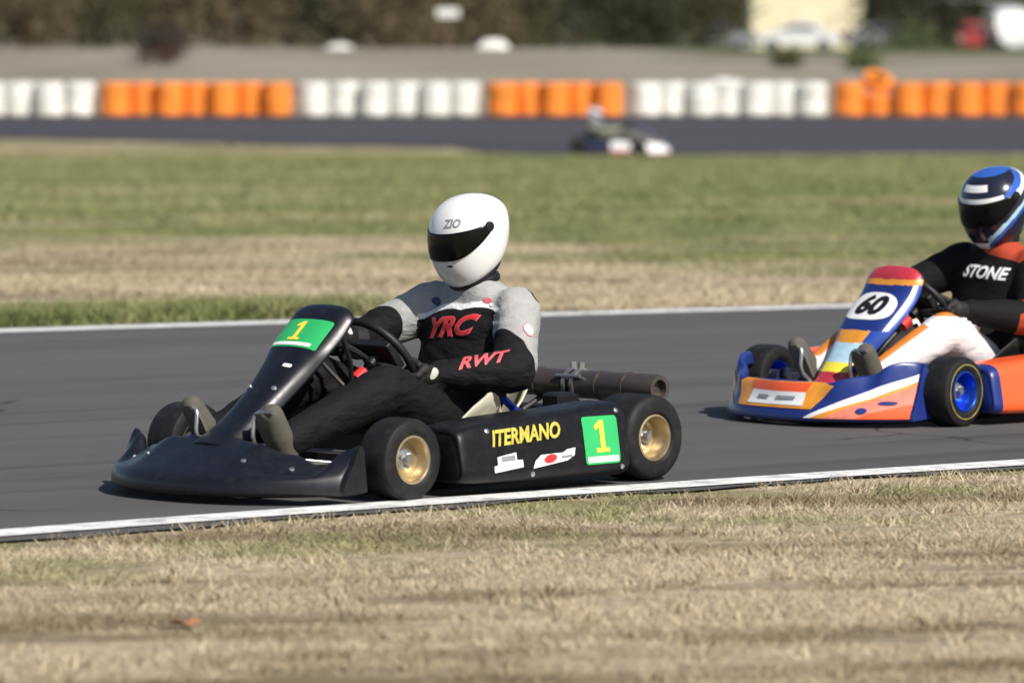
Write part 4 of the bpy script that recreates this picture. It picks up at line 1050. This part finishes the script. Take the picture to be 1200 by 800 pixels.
def car(name, px, y, rz, mat, label, cat, van=False, L_=4.1, group='vehicles parked beyond the bank'):
    z = ground_z(y); c = empty(name, (at_px(px, y), y, z), rz); W = .86
    if van: prof = [(-2.1, .35, .35), (-2.12, .9, 1), (-2.08, 1.6, 1), (-1.9, 1.95, .9), (.7, 1.97, .9), (1.25, 1.25, .96), (2.0, 1.0, .95), (2.12, .7, .95), (2.1, .35, .4)]
    else: prof = [(-2.0, .35, .9), (-2.05, .75, .97), (-1.85, .98, .97), (-1.3, 1.02, .97), (-.95, 1.38, .80), (.35, 1.42, .78), (1.0, 1.0, .95), (1.85, .85, .93), (2.02, .62, .95), (2.0, .35, .9)]
    k_ = L_/4.1; pts = catmull([(p[0]*k_, p[1], p[2]) for p in prof], 54)
    rings = []
    for u in np.linspace(-1, 1, 13):
        rings.append([(x, u*W*kk*(1-.04*abs(u)), .35+(zz-.35)*(1-.10*abs(u)**5)) for x, zz, kk in pts])
    mb = MB().loft(rings); mb.build('body', mat, c)
    zt = 1.85 if van else 1.30; z0_ = 1.22 if van else 1.03
    for s in (1, -1):
        g_ = MB(); x0_, x1_ = ((-.2, .9) if van else (-.95*k_, .62*k_)); yy = s*(W*.87)
        g_.loft([[(x0_, yy+d, z0_), (x1_+.15, yy+d, z0_), (x1_-.28, yy*.94+d, zt), (x0_+.22, yy*.94+d, zt)] for d in (-.03, .03)]); g_.build('side_window', 'glass', c)
    for x0_, x1_, nm in (((.72, 1.18, 'windscreen'), (-2.16, -2.06, 'rear_window')) if van else ((.42*k_, .98*k_, 'windscreen'), (-1.02*k_, -1.36*k_, 'rear_window'))):
        top = zt+.03; MB().loft([[(x1_+d, -.62, z0_+.02), (x1_+d, .62, z0_+.02), (x0_+d, .54, top), (x0_+d, -.54, top)] for d in (-.02, .05 if x1_ > 0 else -.06)]).build(nm, 'glass', c)
    for xx in (-1.25*k_, 1.28*k_):
        for s in (1, -1):
            wo_ = MB().lathe([(.0005, s*.10), (.17, s*.10), (.19, s*.06), (.0005, -s*.06)], 20).build('wheel', 'alu', c); wo_.location = (xx, s*.76, .31)
            MB().lathe([(.18, .09), (.26, .10), (.31, .07), (.31, -.07), (.26, -.10), (.18, -.09)], 24, closed_prof=True).build('tyre', 'rubber', wo_)
    for s in (1, -1):
        MB().box((2.02*k_, s*.6, .68), (.10, .3, .13)).build('headlight', 'frame_white', c); MB().box((-2.04*k_, s*.66, .80), (.10, .2, .15)).build('tail_light', 'redpart', c)
    tag(c, label, cat, group); return c
car('parked_car', 1141, 232, R(-96), 'carred', 'red parked car beside the white van beyond the bank', 'car')
car('parked_van', 1182, 226, R(-85), 'carwhite', 'white parked van beside the red car beyond the bank', 'van', True)
car('parked_car', 935, 262, R(175), 'carwhite', 'white parked car in front of the cream house', 'car')
car('parked_car', 1036, 268, R(12), 'cargrey', 'grey parked car between the cream house and the carport', 'car')
car('parked_car', 838, 250, R(8), 'cargrey', 'grey parked car at the end of the tree belt by the house', 'car')
def tarp(px, y, wd, ht, label):
    mb = MB(); rings = []
    for i in range(9):
        u = -1+2*i/8; hh = ht*(1-abs(u)**3.5)+.02
        rings.append([(u*wd/2, v*.5*(1-.25*abs(u)**3), max(.0, hh*(1-abs(v)**3)+.03*math.sin(u*9+v*5))-.02) for v in np.linspace(-1, 1, 13)])
    me = grid_mesh(rings, name='tarp'); o = link('tarpaulin_heap', me, 'tarp'); o.location = (at_px(px, y), y, ground_z(y)); solidify(o, .01); tag(o, label, 'tarpaulin', 'white tarpaulin heaps on the bank'); return o
tarp(578, 168, 1.15, .36, 'larger white tarpaulin heap on the bank crest')
tarp(398, 166, .9, .16, 'low white tarpaulin heap on the bank crest by the brown trees')
sg = empty('sign_board', (at_px(525, 180), 180, ground_z(180))); MB().box((0, 0, .9), (.07, .07, 1.9)).build('post', 'timber', sg); MB().box((0, -.06, 1.62), (.75, .04, .30)).build('board', 'frame_white', sg)
tag(sg, 'pale blank board on a post before the brown trees', 'sign')

# ------------------------------------------------------------------ one fallen leaf on the verge
M['leaf_orange'] = paint('dry_orange_leaf', (.34, .16, .08), .8, var=.3, scale=60)
lx_, ly_ = -.80, 13.0
lv = [[(math.cos(a)*rr*(1+.25*math.cos(5*a)), math.sin(a)*rr*(1+.25*math.cos(5*a)), .022+.25*rr*math.sin(2*a)+5*rr*rr) for rr in (.003, .012, .024, .034)] for a in [2*math.pi*k/30 for k in range(31)]]
lf = link('fallen_leaf', grid_mesh(lv, name='leaf'), 'leaf_orange'); lf.location = (lx_, ly_, -.008); solidify(lf, .001); tag(lf, 'curled orange brown leaf lying on the dry verge grass', 'leaf')
